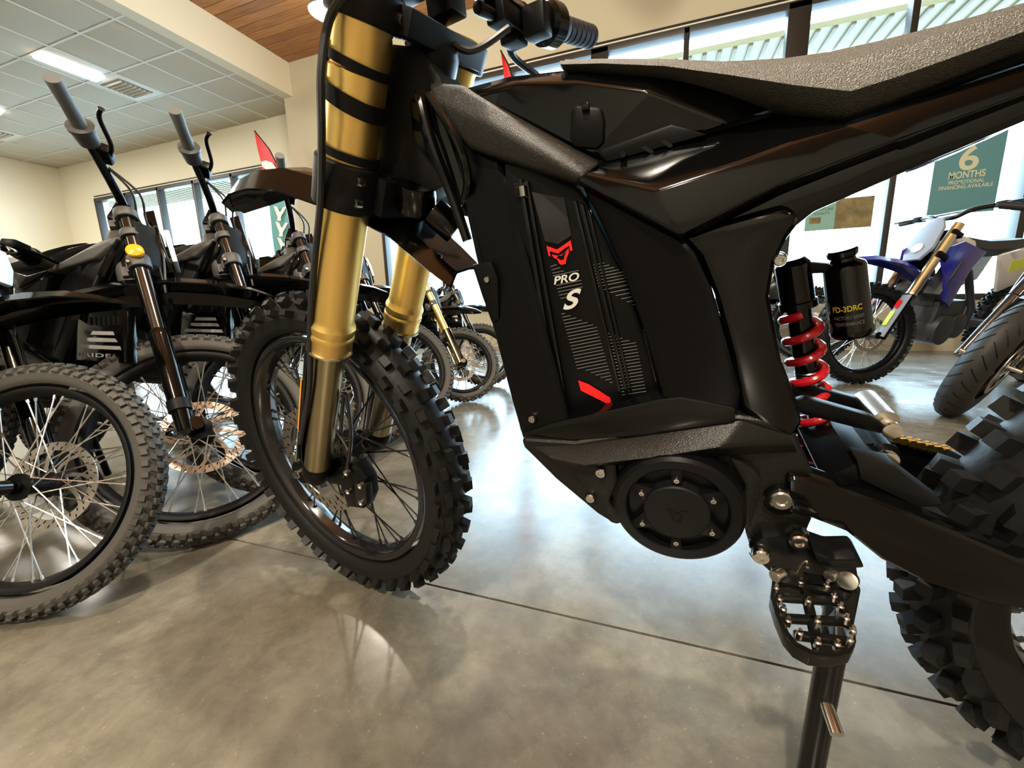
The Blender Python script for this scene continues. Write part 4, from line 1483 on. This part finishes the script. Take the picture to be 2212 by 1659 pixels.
    if light:
        hp = link('headlight_mask', shared('headlight_mask', 'gloss_black', lambda: MB().prism([eleg(t, y, -.085 + .02 * abs(y) / .07) for t, y in ((.50, -.04), (.60, -.068), (.73, -.05), (.73, .05), (.60, .068), (.50, .04))], [eleg(t, y * .8, -.04) for t, y in ((.50, -.04), (.60, -.068), (.73, -.05), (.73, .05), (.60, .068), (.50, .04))]), bevel=.005), root, st)
        link('headlight', shared('headlight', 'lens', lambda: MB().prism([eleg(t, y, -.092) for t, y in ((.545, -.03), (.60, -.045), (.66, -.04), (.66, .04), (.60, .045), (.545, .03))], [eleg(t, y, -.078) for t, y in ((.545, -.03), (.60, -.045), (.66, -.04), (.66, .04), (.60, .045), (.545, .03))]), bevel=.004), hp)
    # handlebar
    tp = eleg(.70, 0)
    half = [tp + Vector((.101, .375, .090)), tp + Vector((.082, .235, .090)), tp + Vector((.045, .12, .062)), tp + Vector((.03, .045, .05)), tp + Vector((.03, 0, .05))]
    path = half + [Vector((p.x, -p.y, p.z)) for p in reversed(half[:-1])]
    link('handlebar', shared('handlebar', 'gloss_black', lambda: MB().tube(smooth_path(path, 6), .0125, 14)), root, st)
    link('bar_mount', shared('bar_mount', 'satin_black', lambda: MB().box(tp + Vector((.028, 0, .022)), (.04, .08, .07)), bevel=.005), root, st)
    for s in (-1, 1):
        e1 = tp + Vector((.102, s * .382, .090))
        e0 = tp + Vector((.084, s * .255, .090))
        d = (e1 - e0).normalized()
        Lg = (e1 - e0).length
        link('grip', shared('grip', 'grip_grey', lambda: MB().lathe([(0, Lg), (.0165, Lg), (.0175, Lg - .003), (.016, Lg * .5), (.0175, .012), (.017, 0)], e0, d, 24), key=(s,)), root, st)
        link('switch_housing', shared('switch_housing', 'grey_frame' if s > 0 else 'satin_black', lambda: MB().lathe([(.012, -.05), (.024, -.046), (.026, -.03), (.028, -.008), (.031, -.004), (.031, .006), (.016, .008)], e0, d, 24), key=(s,), angle=30), root, st)
        pc_ = e0 - d * .07
        link('lever_perch', shared('lever_perch', 'satin_black', lambda: MB().box(pc_ + Vector((-.018, 0, .002)), (.045, .05, .03)), key=(s,), bevel=.006), root, st)
        lv = smooth_path([pc_ + Vector((-.035, 0, .0)), pc_ + Vector((-.05, s * .05, -.004)), pc_ + Vector((-.045, s * .13, -.004)), pc_ + Vector((-.055, s * .16, 0))])
        link('brake_lever', shared('brake_lever', 'satin_black', lambda: MB().tube(lv, [.0055] * (len(lv) - 1) + [.0075], 8), key=(s,)), root, st)
        if cables:
            for q, off in ((0, .0), (1, .02)):
                cp = smooth_path([pc_ + Vector((-.02, -s * .03, -.012)), tp + Vector((-.01 - off, s * .12, .045)), tp + Vector((-.03 - off, s * .06, -.0)), eleg(.60, s * .055, -.045 - off), eleg(.42, s * .05, -.04)])
                link('cable', shared('cable', 'cable', lambda: MB().tube(cp, .0032, 6), key=(s, q)), root, st)
    ln = math.acos(min(1, (fr.m.to_3x3() @ Vector((0, 0, 1))).z))
    zf = -fr.m.translation.z / scale
    MB().cyl((.70, -.11, .33), (.74, -.23, .23 * math.tan(ln) + (zf + .012) / math.cos(ln)), .011, n=10).build('side_stand', 'satin_black', root)
    return root


G = 'black electric bikes parked in a row'
enduro(Frame((-1.05, .768), 163, 11.4, -.006), 21, 'nearest black electric bike at the left edge, showing its front wheel and fender', G, scale=.865, reflector=False)
enduro(FBr, 50.2, 'black electric bike with round amber reflector on its fork, second in the row', G)
enduro(Frame((-.835, 1.325), 161.9, 15.1, -.008), 48.9, 'third black electric bike in the row, its grip pointing up between two others', G, scale=1.04, reflector=False)
enduro(Frame((-.728, 1.70), 161.9, 15.1, -.008), 50.7, 'fourth black electric bike in the row, half hidden behind the big gold fork', G, scale=1.03, spokes=False, reflector=False)
enduro(Frame((-.62, 2.12), 163, 13, -.008), 52, 'black electric bike framed between the two gold fork legs', G, spokes=False, reflector=False, decals=False)
enduro(Frame((-.335, 2.54), 160, 11, -.004), 40, 'small electric bike with gold fork and spoked wheel behind the big bike', 'small electric bikes at the end of the row', scale=.80, tyre='mini', rimk='mini', fork='gold', rotor='mini', reflector=False, light=False, decals=False)
enduro(Frame((-.23, 3.02), 160, 11, -.004), 40, 'small black-forked electric bike at the far end of the row', 'small electric bikes at the end of the row', scale=.80, tyre='mini', rimk='mini', rotor='mini', spokes=False, reflector=False, light=False, decals=False)
# ---------------------------------------------------------------- bikes on the right


def mx_bike(fr, label, steer, body, rear, accent, fork='gold_pale', plate='white_plastic', spokes=True):
    """motocross bike facing the frame's -x"""
    root = empty('motocross_bike', fr.m, label, 'motorcycle')
    st = Matrix.Translation((.06, 0, .335)) @ Matrix.Rotation(rad(steer), 4, SD) @ Matrix.Translation((-.06, 0, -.335))
    R3 = .335
    z0 = Vector((.045, 0, R3))

    def lg(t, y, off=0.0):
        return z0 + SD * t + YV * y + PD * off
    wheel(root, st @ Matrix.Translation((0, 0, R3)), 'mx', 'mx', rot_side=-1, each=spokes, hub='mx', rotor='main')
    wheel(root, Matrix.Translation((1.46, 0, R3)), 'mx', 'mx', rot_side=1, each=spokes, hub='mx', rotor='main')
    for s in (-1, 1):
        y = s * .095
        MB().lathe([(0, .28), (.029, .28), (.030, .285), (.027, .30), (.0275, .76), (0, .762)], z0 + YV * y, SD, 28).build('fork_tube', fork, root, st)
        MB().lathe([(.023, -.02), (.023, .29)], z0 + YV * y, SD, 20).cyl(Vector((0, y - .015, R3)), Vector((0, y + .015, R3)), .022, n=16).build('fork_slider', 'dark_chrome', root, st)
        g = MB().loft([[z0 + SD * t + YV * (y + q * .03) - PD * (.034 - .012 * abs(q)) for q in (-1, -.5, .5, 1)] + [z0 + SD * t + YV * (y + q * .03) - PD * (.030 - .012 * abs(q)) for q in (1, .5, -.5, -1)] for t in (-.02, .1, .27)]).build('fork_guard', plate, root, st)
        MB().box(z0 + SD * .10 + YV * (y - .0) - PD * .0385, (.003, .03, .10), Matrix.Rotation(RHO, 3, 'Y')).build('sticker', accent, g)
        MB().box(z0 + SD * .20 + YV * (y - .0) - PD * .0385, (.003, .03, .05), Matrix.Rotation(RHO, 3, 'Y')).build('sticker', 'logo_red', g)
        # radiator shroud
        P = [Vector(p) for p in ((.26, 0, .86), (.44, 0, .92), (.72, 0, .86), (.60, 0, .74), (.50, 0, .52), (.40, 0, .56), (.33, 0, .72))]
        ofs = [.10, .12, .11, .12, .13, .14, .13]
        MB().prism([p + YV * s * o for p, o in zip(P, ofs)], [p + YV * s * (o - .012) for p, o in zip(P, ofs)]).build('radiator_shroud', body, root, bevel=.004)
        MB().box((.42, s * .085, .70), (.03, .09, .24), Matrix.Rotation(RHO, 3, 'Y')).build('radiator', 'engine_grey', root, bevel=.004)
        P = [Vector(p) for p in ((.86, 0, .84), (1.06, 0, .88), (1.30, 0, .86), (1.20, 0, .66), (.98, 0, .60))]
        sp_ = MB().prism([p + YV * s * .12 for p in P], [p + YV * s * .10 for p in P]).build('side_panel', rear, root, bevel=.006)
        Q = [Vector(p) for p in ((1.0, 0, .80), (1.2, 0, .83), (1.18, 0, .76), (1.02, 0, .73))]
        MB().prism([p + YV * s * .122 for p in Q], [p + YV * s * .118 for p in Q]).build('sticker', accent, sp_)
        # frame spar, swingarm
        MB().tube([(.34, s * .05, .86), (.62, s * .10, .74), (.80, s * .10, .50), (.82, s * .09, .36)], .022, 10).build('frame_spar', 'engine_grey', root)
        MB().tube([(.82, s * .08, .40), (1.46, s * .12, R3)], [.03, .022], 10).build('swingarm', 'engine_grey', root)
    for t, hh in ((.70, .03), (.55, .04)):
        MB().box(lg(t, 0, .01), (.07, .25, hh), Matrix.Rotation(RHO, 3, 'Y')).build('fork_clamp', 'satin_black', root, st, bevel=.006)
    P = [lg(t, y, -.06) for t, y in ((.50, -.05), (.58, -.09), (.72, -.075), (.79, -.03), (.79, .03), (.72, .075), (.58, .09), (.50, .05))]
    MB().prism(P, [p + PD * .02 for p in P]).build('number_plate', plate, root, st, bevel=.004)
    MB().lathe([(0, .004), (.03, .004), (.034, 0), (.03, -.004), (0, -.004)], lg(.58, 0, -.066), -PD, 24).build('headlight', 'lens', root, st)
    fender('front_fender', [(-.30, .79, .02, .006), (-.2, .82, .07, .02), (-.05, .83, .085, .03), (.1, .81, .085, .035), (.22, .77, .07, .035), (.36, .68, .06, .03)], body, root, st)
    MB().loft([[Vector((x, y * w, z + c)) for y, c in ((-1, -.05), (-.8, 0), (.8, 0), (1, -.05), (.6, -.10), (-.6, -.10))] for x, z, w in ((.42, .95, .05), (.58, .945, .08), (.8, .925, .085), (1.05, .935, .08), (1.25, .95, .07))]).build('seat', 'leather_black', root)
    MB().loft([[Vector((x, y * w, z + c)) for y, c in ((-1, -.09), (-.7, 0), (.7, 0), (1, -.09))] for x, z, w in ((.40, .93, .07), (.52, .95, .10), (.66, .92, .10))]).build('fuel_tank', rear, root)
    fender('rear_fender', [(1.0, .86, .10, .06), (1.2, .90, .10, .05), (1.4, .93, .09, .04), (1.6, .955, .075, .03), (1.78, .97, .03, .01)], rear, root, Matrix.Identity(4))
    MB().box((.60, 0, .42), (.30, .20, .26)).cyl((.54, -.13, .36), (.54, .13, .36), .10, n=24).cyl((.70, -.12, .38), (.70, .12, .38), .085, n=24).box((.52, 0, .60), (.16, .14, .18)).build('engine', 'engine_grey', root, bevel=.008)
    MB().tube(smooth_path([(.42, .02, .60), (.32, .05, .45), (.45, .10, .33), (.75, .13, .45), (1.0, .15, .66), (1.25, .15, .74)]), [.018] * 18 + [.02] * 6 + [.045] * 7, 12).build('exhaust', 'steel', root)
    tp = lg(.76, 0)
    half = [tp + Vector((.12, .40, .085)), tp + Vector((.09, .25, .085)), tp + Vector((.04, .13, .08)), tp + Vector((.02, .05, .05)), tp + Vector((.02, 0, .05))]
    MB().tube(smooth_path(half + [Vector((p.x, -p.y, p.z)) for p in reversed(half[:-1])], 6), .014, 12).build('handlebar', 'dark_chrome', root, st)
    MB().tube([tp + Vector((.04, -.12, .08)), tp + Vector((.04, .12, .08))], .007, 8).build('crossbar', 'steel', root, st)
    for s in (-1, 1):
        e0, e1 = tp + Vector((.10, s * .29, .085)), tp + Vector((.121, s * .41, .085))
        MB().cyl(e0, e1, .0175, n=20).build('grip', 'grip_rubber', root, st, bevel=.003)
        MB().tube(smooth_path([e0 + Vector((-.03, -s * .05, 0)), e0 + Vector((-.05, s * .02, 0)), e0 + Vector((-.045, s * .1, 0))]), .006, 8).build('brake_lever', 'dark_chrome', root, st)
        MB().box(e0 + Vector((-.015, -s * .05, 0)), (.05, .05, .035)).build('lever_perch', 'satin_black', root, st, bevel=.006)
    return root


mx_bike(Frame((2.31, 2.76), 18, 9, 0), 'blue and white motocross bike with gold fork standing before the windows', -18, 'blue_plastic', 'white_plastic', 'lime_plastic', plate='plate_blue')
mx_bike(Frame((2.62, 3.62), 150, 9, 0), 'white motocross bike half hidden behind the blue one at the window', -10, 'white_plastic', 'white_plastic', 'decal_grey', spokes=False, fork='dark_chrome')

# street bike at the right edge: only its front end is in the picture
SB = Frame((2.14, 1.97), 30, 22, 0)
sb_ = empty('street_motorcycle', SB.m, 'black street motorcycle at the right edge, its smooth grooved front tyre nearest', 'motorcycle')
R5 = .30
wm5 = Matrix.Translation((0, 0, R5))
mb = MB()
prof = [(.212 + .088 * math.cos(rad(p)), .058 * math.sin(rad(p))) for p in range(-115, 116, 10)]
mb.lathe(prof, n=72)
mb.build('tyre', 'rubber_street', sb_, wm5, angle=60)
gr = MB()
for k in range(30):
    a = 2 * math.pi * k / 30
    for s in (-1, 1):
        pts = []
        for q in range(5):
            ph = s * (.12 + q * .2)
            aa = a + q * .045 + (.1 if s > 0 else 0)
            e = Vector((math.cos(aa), 0, math.sin(aa)))
            pts.append(e * (.212 + .0885 * math.cos(ph)) + YV * .0585 * math.sin(ph))
        gr.tube(pts, .0026, 5)
gr.build('tread_groove', 'matte_black', sb_, wm5)
MB().lathe([(.216, .045), (.206, .047), (.198, .036), (.19, 0), (.198, -.036), (.206, -.047), (.216, -.045)], n=64).build('rim', 'street_black', sb_, wm5, angle=40)
for k in range(10):
    a = 2 * math.pi * k / 10
    MB().loft([[Vector((r, y, z)) for y, z in ((-.012, -w), (.012, -w), (.012, w), (-.012, w))] for r, w in ((.03, .012), (.12, .008), (.196, .014))]).build('wheel_spoke', 'street_black', sb_, wm5 @ Matrix.Rotation(a, 4, 'Y'), bevel=.002)
MB().lathe([(0, -.055), (.03, -.055), (.035, -.03), (.035, .03), (.03, .055), (0, .055)], n=28).build('hub', 'satin_black', sb_, wm5)
for s in (-1, 1):
    link('brake_rotor', ROT['main'], sb_, wm5 @ Matrix.Translation((0, s * .062, 0)) @ Matrix.Scale(1.25, 4))
    MB().box((.10, s * .066, R5 + .06), (.05, .045, .10)).build('brake_caliper', 'bright_steel', sb_, bevel=.008)
    y = s * .10
    MB().lathe([(0, -.03), (.026, -.03), (.026, .30), (.030, .305), (.030, .62), (0, .62)], Vector((.03, y, R5)), SD, 24).build('fork_leg', 'street_black', sb_)
MB().cyl((0, -.11, R5), (0, .11, R5), .012, n=16).build('axle', 'bright_steel', sb_)
rings = []
for k in range(9):
    a = rad(8 + k * 10)
    e = Vector((math.cos(a), 0, math.sin(a)))
    c = Vector((0, 0, R5)) + e * .325
    w = .07 if 0 < k < 8 else .04
    rings.append([c - YV * w - e * .04, c - YV * w * .6, c + YV * w * .6, c + YV * w - e * .04, c + YV * w - e * .044, c + YV * w * .55 - e * .005, c - YV * w * .55 - e * .005, c - YV * w - e * .044])
fe = MB().loft(rings).build('front_fender', 'fender_silver', sb_, angle=30)
MB().loft([[Vector((x, y * w, z + c)) for y, c in ((-1, -.10), (-.8, .02), (0, .07), (.8, .02), (1, -.10), (.6, -.2), (-.6, -.2))] for x, z, w in ((.14, .86, .08), (.28, .92, .17), (.5, .92, .22), (.8, .86, .20), (1.1, .84, .16), (1.5, .90, .12))]).build('fairing', 'fairing_blue', sb_, bevel=.01)
MB().slab([(.30, -.16, .80), (.62, -.17, .74), (.90, -.16, .50), (.80, -.14, .24), (.48, -.13, .25), (.36, -.15, .5)], .16).build('lower_fairing', 'street_black', sb_, bevel=.02)
MB().tube([(.34, -.33, .93), (.32, -.15, .95), (.32, .15, .95), (.34, .33, .93)], .014, 12).build('handlebar', 'satin_black', sb_)
for s in (-1, 1):
    MB().cyl((.335, s * .27, .935), (.34, s * .39, .925), .0175, n=20).build('grip', 'grip_rubber', sb_)
rw = Matrix.Translation((1.40, 0, R5))
MB().lathe(prof, n=60).build('tyre', 'rubber_street', sb_, rw, angle=60)
MB().lathe([(.216, .05), (.2, .045), (.19, 0), (.2, -.045), (.216, -.05)], n=48).lathe([(0, -.02), (.2, -.02), (.2, .02), (0, .02)], n=32).build('rim', 'street_black', sb_, rw)
MB().tube([(.85, -.09, .42), (1.40, -.11, R5)], .03, 10).tube([(.85, .09, .42), (1.40, .11, R5)], .03, 10).build('swingarm', 'satin_black', sb_)

# ---------------------------------------------------------------- things at the windows


def wally(px, py, y):
    d = ray(px, py)
    return CAMP + d * (y / d.y)


# banner on the glass
def board(name, quad, y, material, label, cat, th=.007):
    c = [wally(a, b, y) for a, b in quad]
    zs = sorted(p.z for p in c)
    x0, x1 = (c[0].x + c[3].x) / 2, (c[1].x + c[2].x) / 2
    z1, z0 = max(c[0].z, c[1].z), min(c[2].z, c[3].z)
    o = MB().box(((x0 + x1) / 2, y, (z0 + z1) / 2), (x1 - x0, th, z1 - z0)).build(name, material, flat=True)
    tag(o, label, cat)
    return o, (x0, x1, z0, z1)


YG = WALLY + .0425
bn, (bx0, bx1, bz0, bz1) = board('window_banner', [(2028, 250), (2180, 250), (2150, 455), (2008, 460)], YG, 'banner_teal', 'teal window banner about six months financing behind the bike tail', 'banner')


def wtext(parent, text, x, y, z, w, h_, material='banner_print', **k):
    mb = lettering(MB(), text, (x, y, z), (x + w, y, z), (x, y, z + h_), **k)
    return mb.build('lettering', material, parent, flat=True)


def wt_px(parent, text, bl, br, hpx, material, y=YG - .0045, **k):
    a, b = wally(*bl, y), wally(*br, y)
    t = wally(bl[0], bl[1] - hpx, y)
    return wtext(parent, text, a.x, y, (a.z + b.z) / 2, b.x - a.x, t.z - a.z, material, **k)


wt_px(bn, '6', (2068, 373), (2112, 362), 52, 'banner_print', bold=.02)
wt_px(bn, 'MONTHS', (2048, 389), (2128, 379), 15, 'banner_print', bold=.02)
wt_px(bn, 'PROMOTIONAL', (2048, 400), (2126, 392), 8, 'banner_print', bold=.01)
wt_px(bn, 'FINANCING AVAILABLE', (2027, 413), (2145, 400), 8, 'banner_print', bold=.01)
ps, _p = board('window_poster', [(1742, 436), (1890, 424), (1882, 485), (1738, 500)], YG, 'poster_green', 'green poster with a dark woodland picture and the words adventure awaits', 'poster')
MB().box((_p[0] + (_p[1] - _p[0]) * .72, YG - .0045, (_p[2] + _p[3]) / 2), ((_p[1] - _p[0]) * .54, .004, (_p[3] - _p[2]))).build('picture', 'poster_dark', ps, flat=True)
wt_px(ps, 'ADVENTURE', (1742, 458), (1800, 454), 6, 'poster_ink')
wt_px(ps, 'AWAITS', (1757, 466), (1792, 463), 6, 'poster_ink')
MB().box(((_p[0] + (_p[1] - _p[0]) * .15), YG - .0045, _p[2] + .10), (.10, .004, .06)).build('patch', 'poster_dark', ps, flat=True)


def feather_flag(depth, tip, rows, label, emblem=True):
    """sail-shaped flag: rows of (left px, right px) from tip down, all in a vertical plane at the given y"""
    base = wally(*rows[-1][0], depth)
    o = empty('feather_flag', Matrix.Translation((base.x, depth, 0)), label, 'flag')
    inv = Matrix.Translation((-base.x, -depth, 0))
    T_ = wally(*tip, depth)
    L = [T_] + [wally(*a, depth) for a, b, c in rows]
    Rr = [T_] + [wally(*b, depth) for a, b, c in rows]
    mats_ = [c for a, b, c in rows]
    i = 0
    while i < len(mats_):
        j = i
        while j + 1 < len(mats_) and mats_[j + 1] == mats_[i]:
            j += 1
        mb = MB()
        rings = []
        for k in range(i, j + 2):
            a, b = L[k], Rr[k]
            if (b - a).length < .001:
                b = a + Vector((.004, 0, 0))
            mid = (a + b) / 2 + Vector((0, .02, 0))
            rings.append([a, mid, b, b + Vector((0, .003, 0)), mid + Vector((0, .003, 0)), a + Vector((0, .003, 0))])
        mb.loft(rings)
        mb.v = [inv @ v for v in mb.v]
        mb.build('flag_panel', mats_[i], o)
        i = j + 1
    pole = [inv @ (p + Vector((0, .006, 0))) for p in Rr] + [Vector((Rr[-1].x - base.x + .02, .006, .03))]
    MB().tube(pole, .008, 8).build('pole', 'matte_black', o)
    MB().box((pole[-1].x, 0, .015), (.4, .4, .03)).build('foot', 'satin_black', o, bevel=.006)
    return o, inv


fg, inv = feather_flag(4.9, (549, 282), [((556, 320), (581, 322), 'flag_red'), ((564, 352), (596, 352), 'flag_red'), ((572, 395), (610, 392), 'flag_red'), ((580, 430), (618, 430), 'flag_teal'), ((588, 510), (627, 505), 'flag_teal'), ((600, 600), (636, 595), 'flag_teal')], 'red and teal feather flag standing by the left window')


def flagpoly(pts, material, depth, parent, inv, dy=-.012):
    P = [inv @ (wally(a, b, depth) + Vector((0, dy, 0))) for a, b in pts]
    MB().prism(P, [p + Vector((0, .003, 0)) for p in P]).build('emblem', material, parent, flat=True)


flagpoly([(566, 350), (576, 347), (590, 352), (598, 364), (592, 372), (585, 366), (576, 366), (568, 360)], 'flag_white', 4.9, fg, inv)
flagpoly([(583, 374), (592, 372), (596, 380), (590, 388), (584, 380)], 'flag_white', 4.9, fg, inv)
for k in range(4):
    y0 = 445 + k * 34
    x0 = 600 + k * 4
    flagpoly([(x0 - 8, y0), (x0, y0 + 2), (x0 + 6, y0 + 14), (x0 + 14, y0 + 2), (x0 + 20, y0 + 2), (x0 + 8, y0 + 24), (x0 + 8, y0 + 32), (x0, y0 + 32), (x0 + 1, y0 + 24)], 'flag_white', 4.9, fg, inv)
feather_flag(4.8, (1081, 108), [((1086, 140), (1098, 140), 'flag_red'), ((1090, 180), (1110, 180), 'flag_red'), ((1098, 260), (1128, 260), 'flag_red'), ((1104, 420), (1140, 420), 'flag_red'), ((1108, 560), (1146, 560), 'flag_teal')], 'red feather flag whose tip shows under the right brake lever')
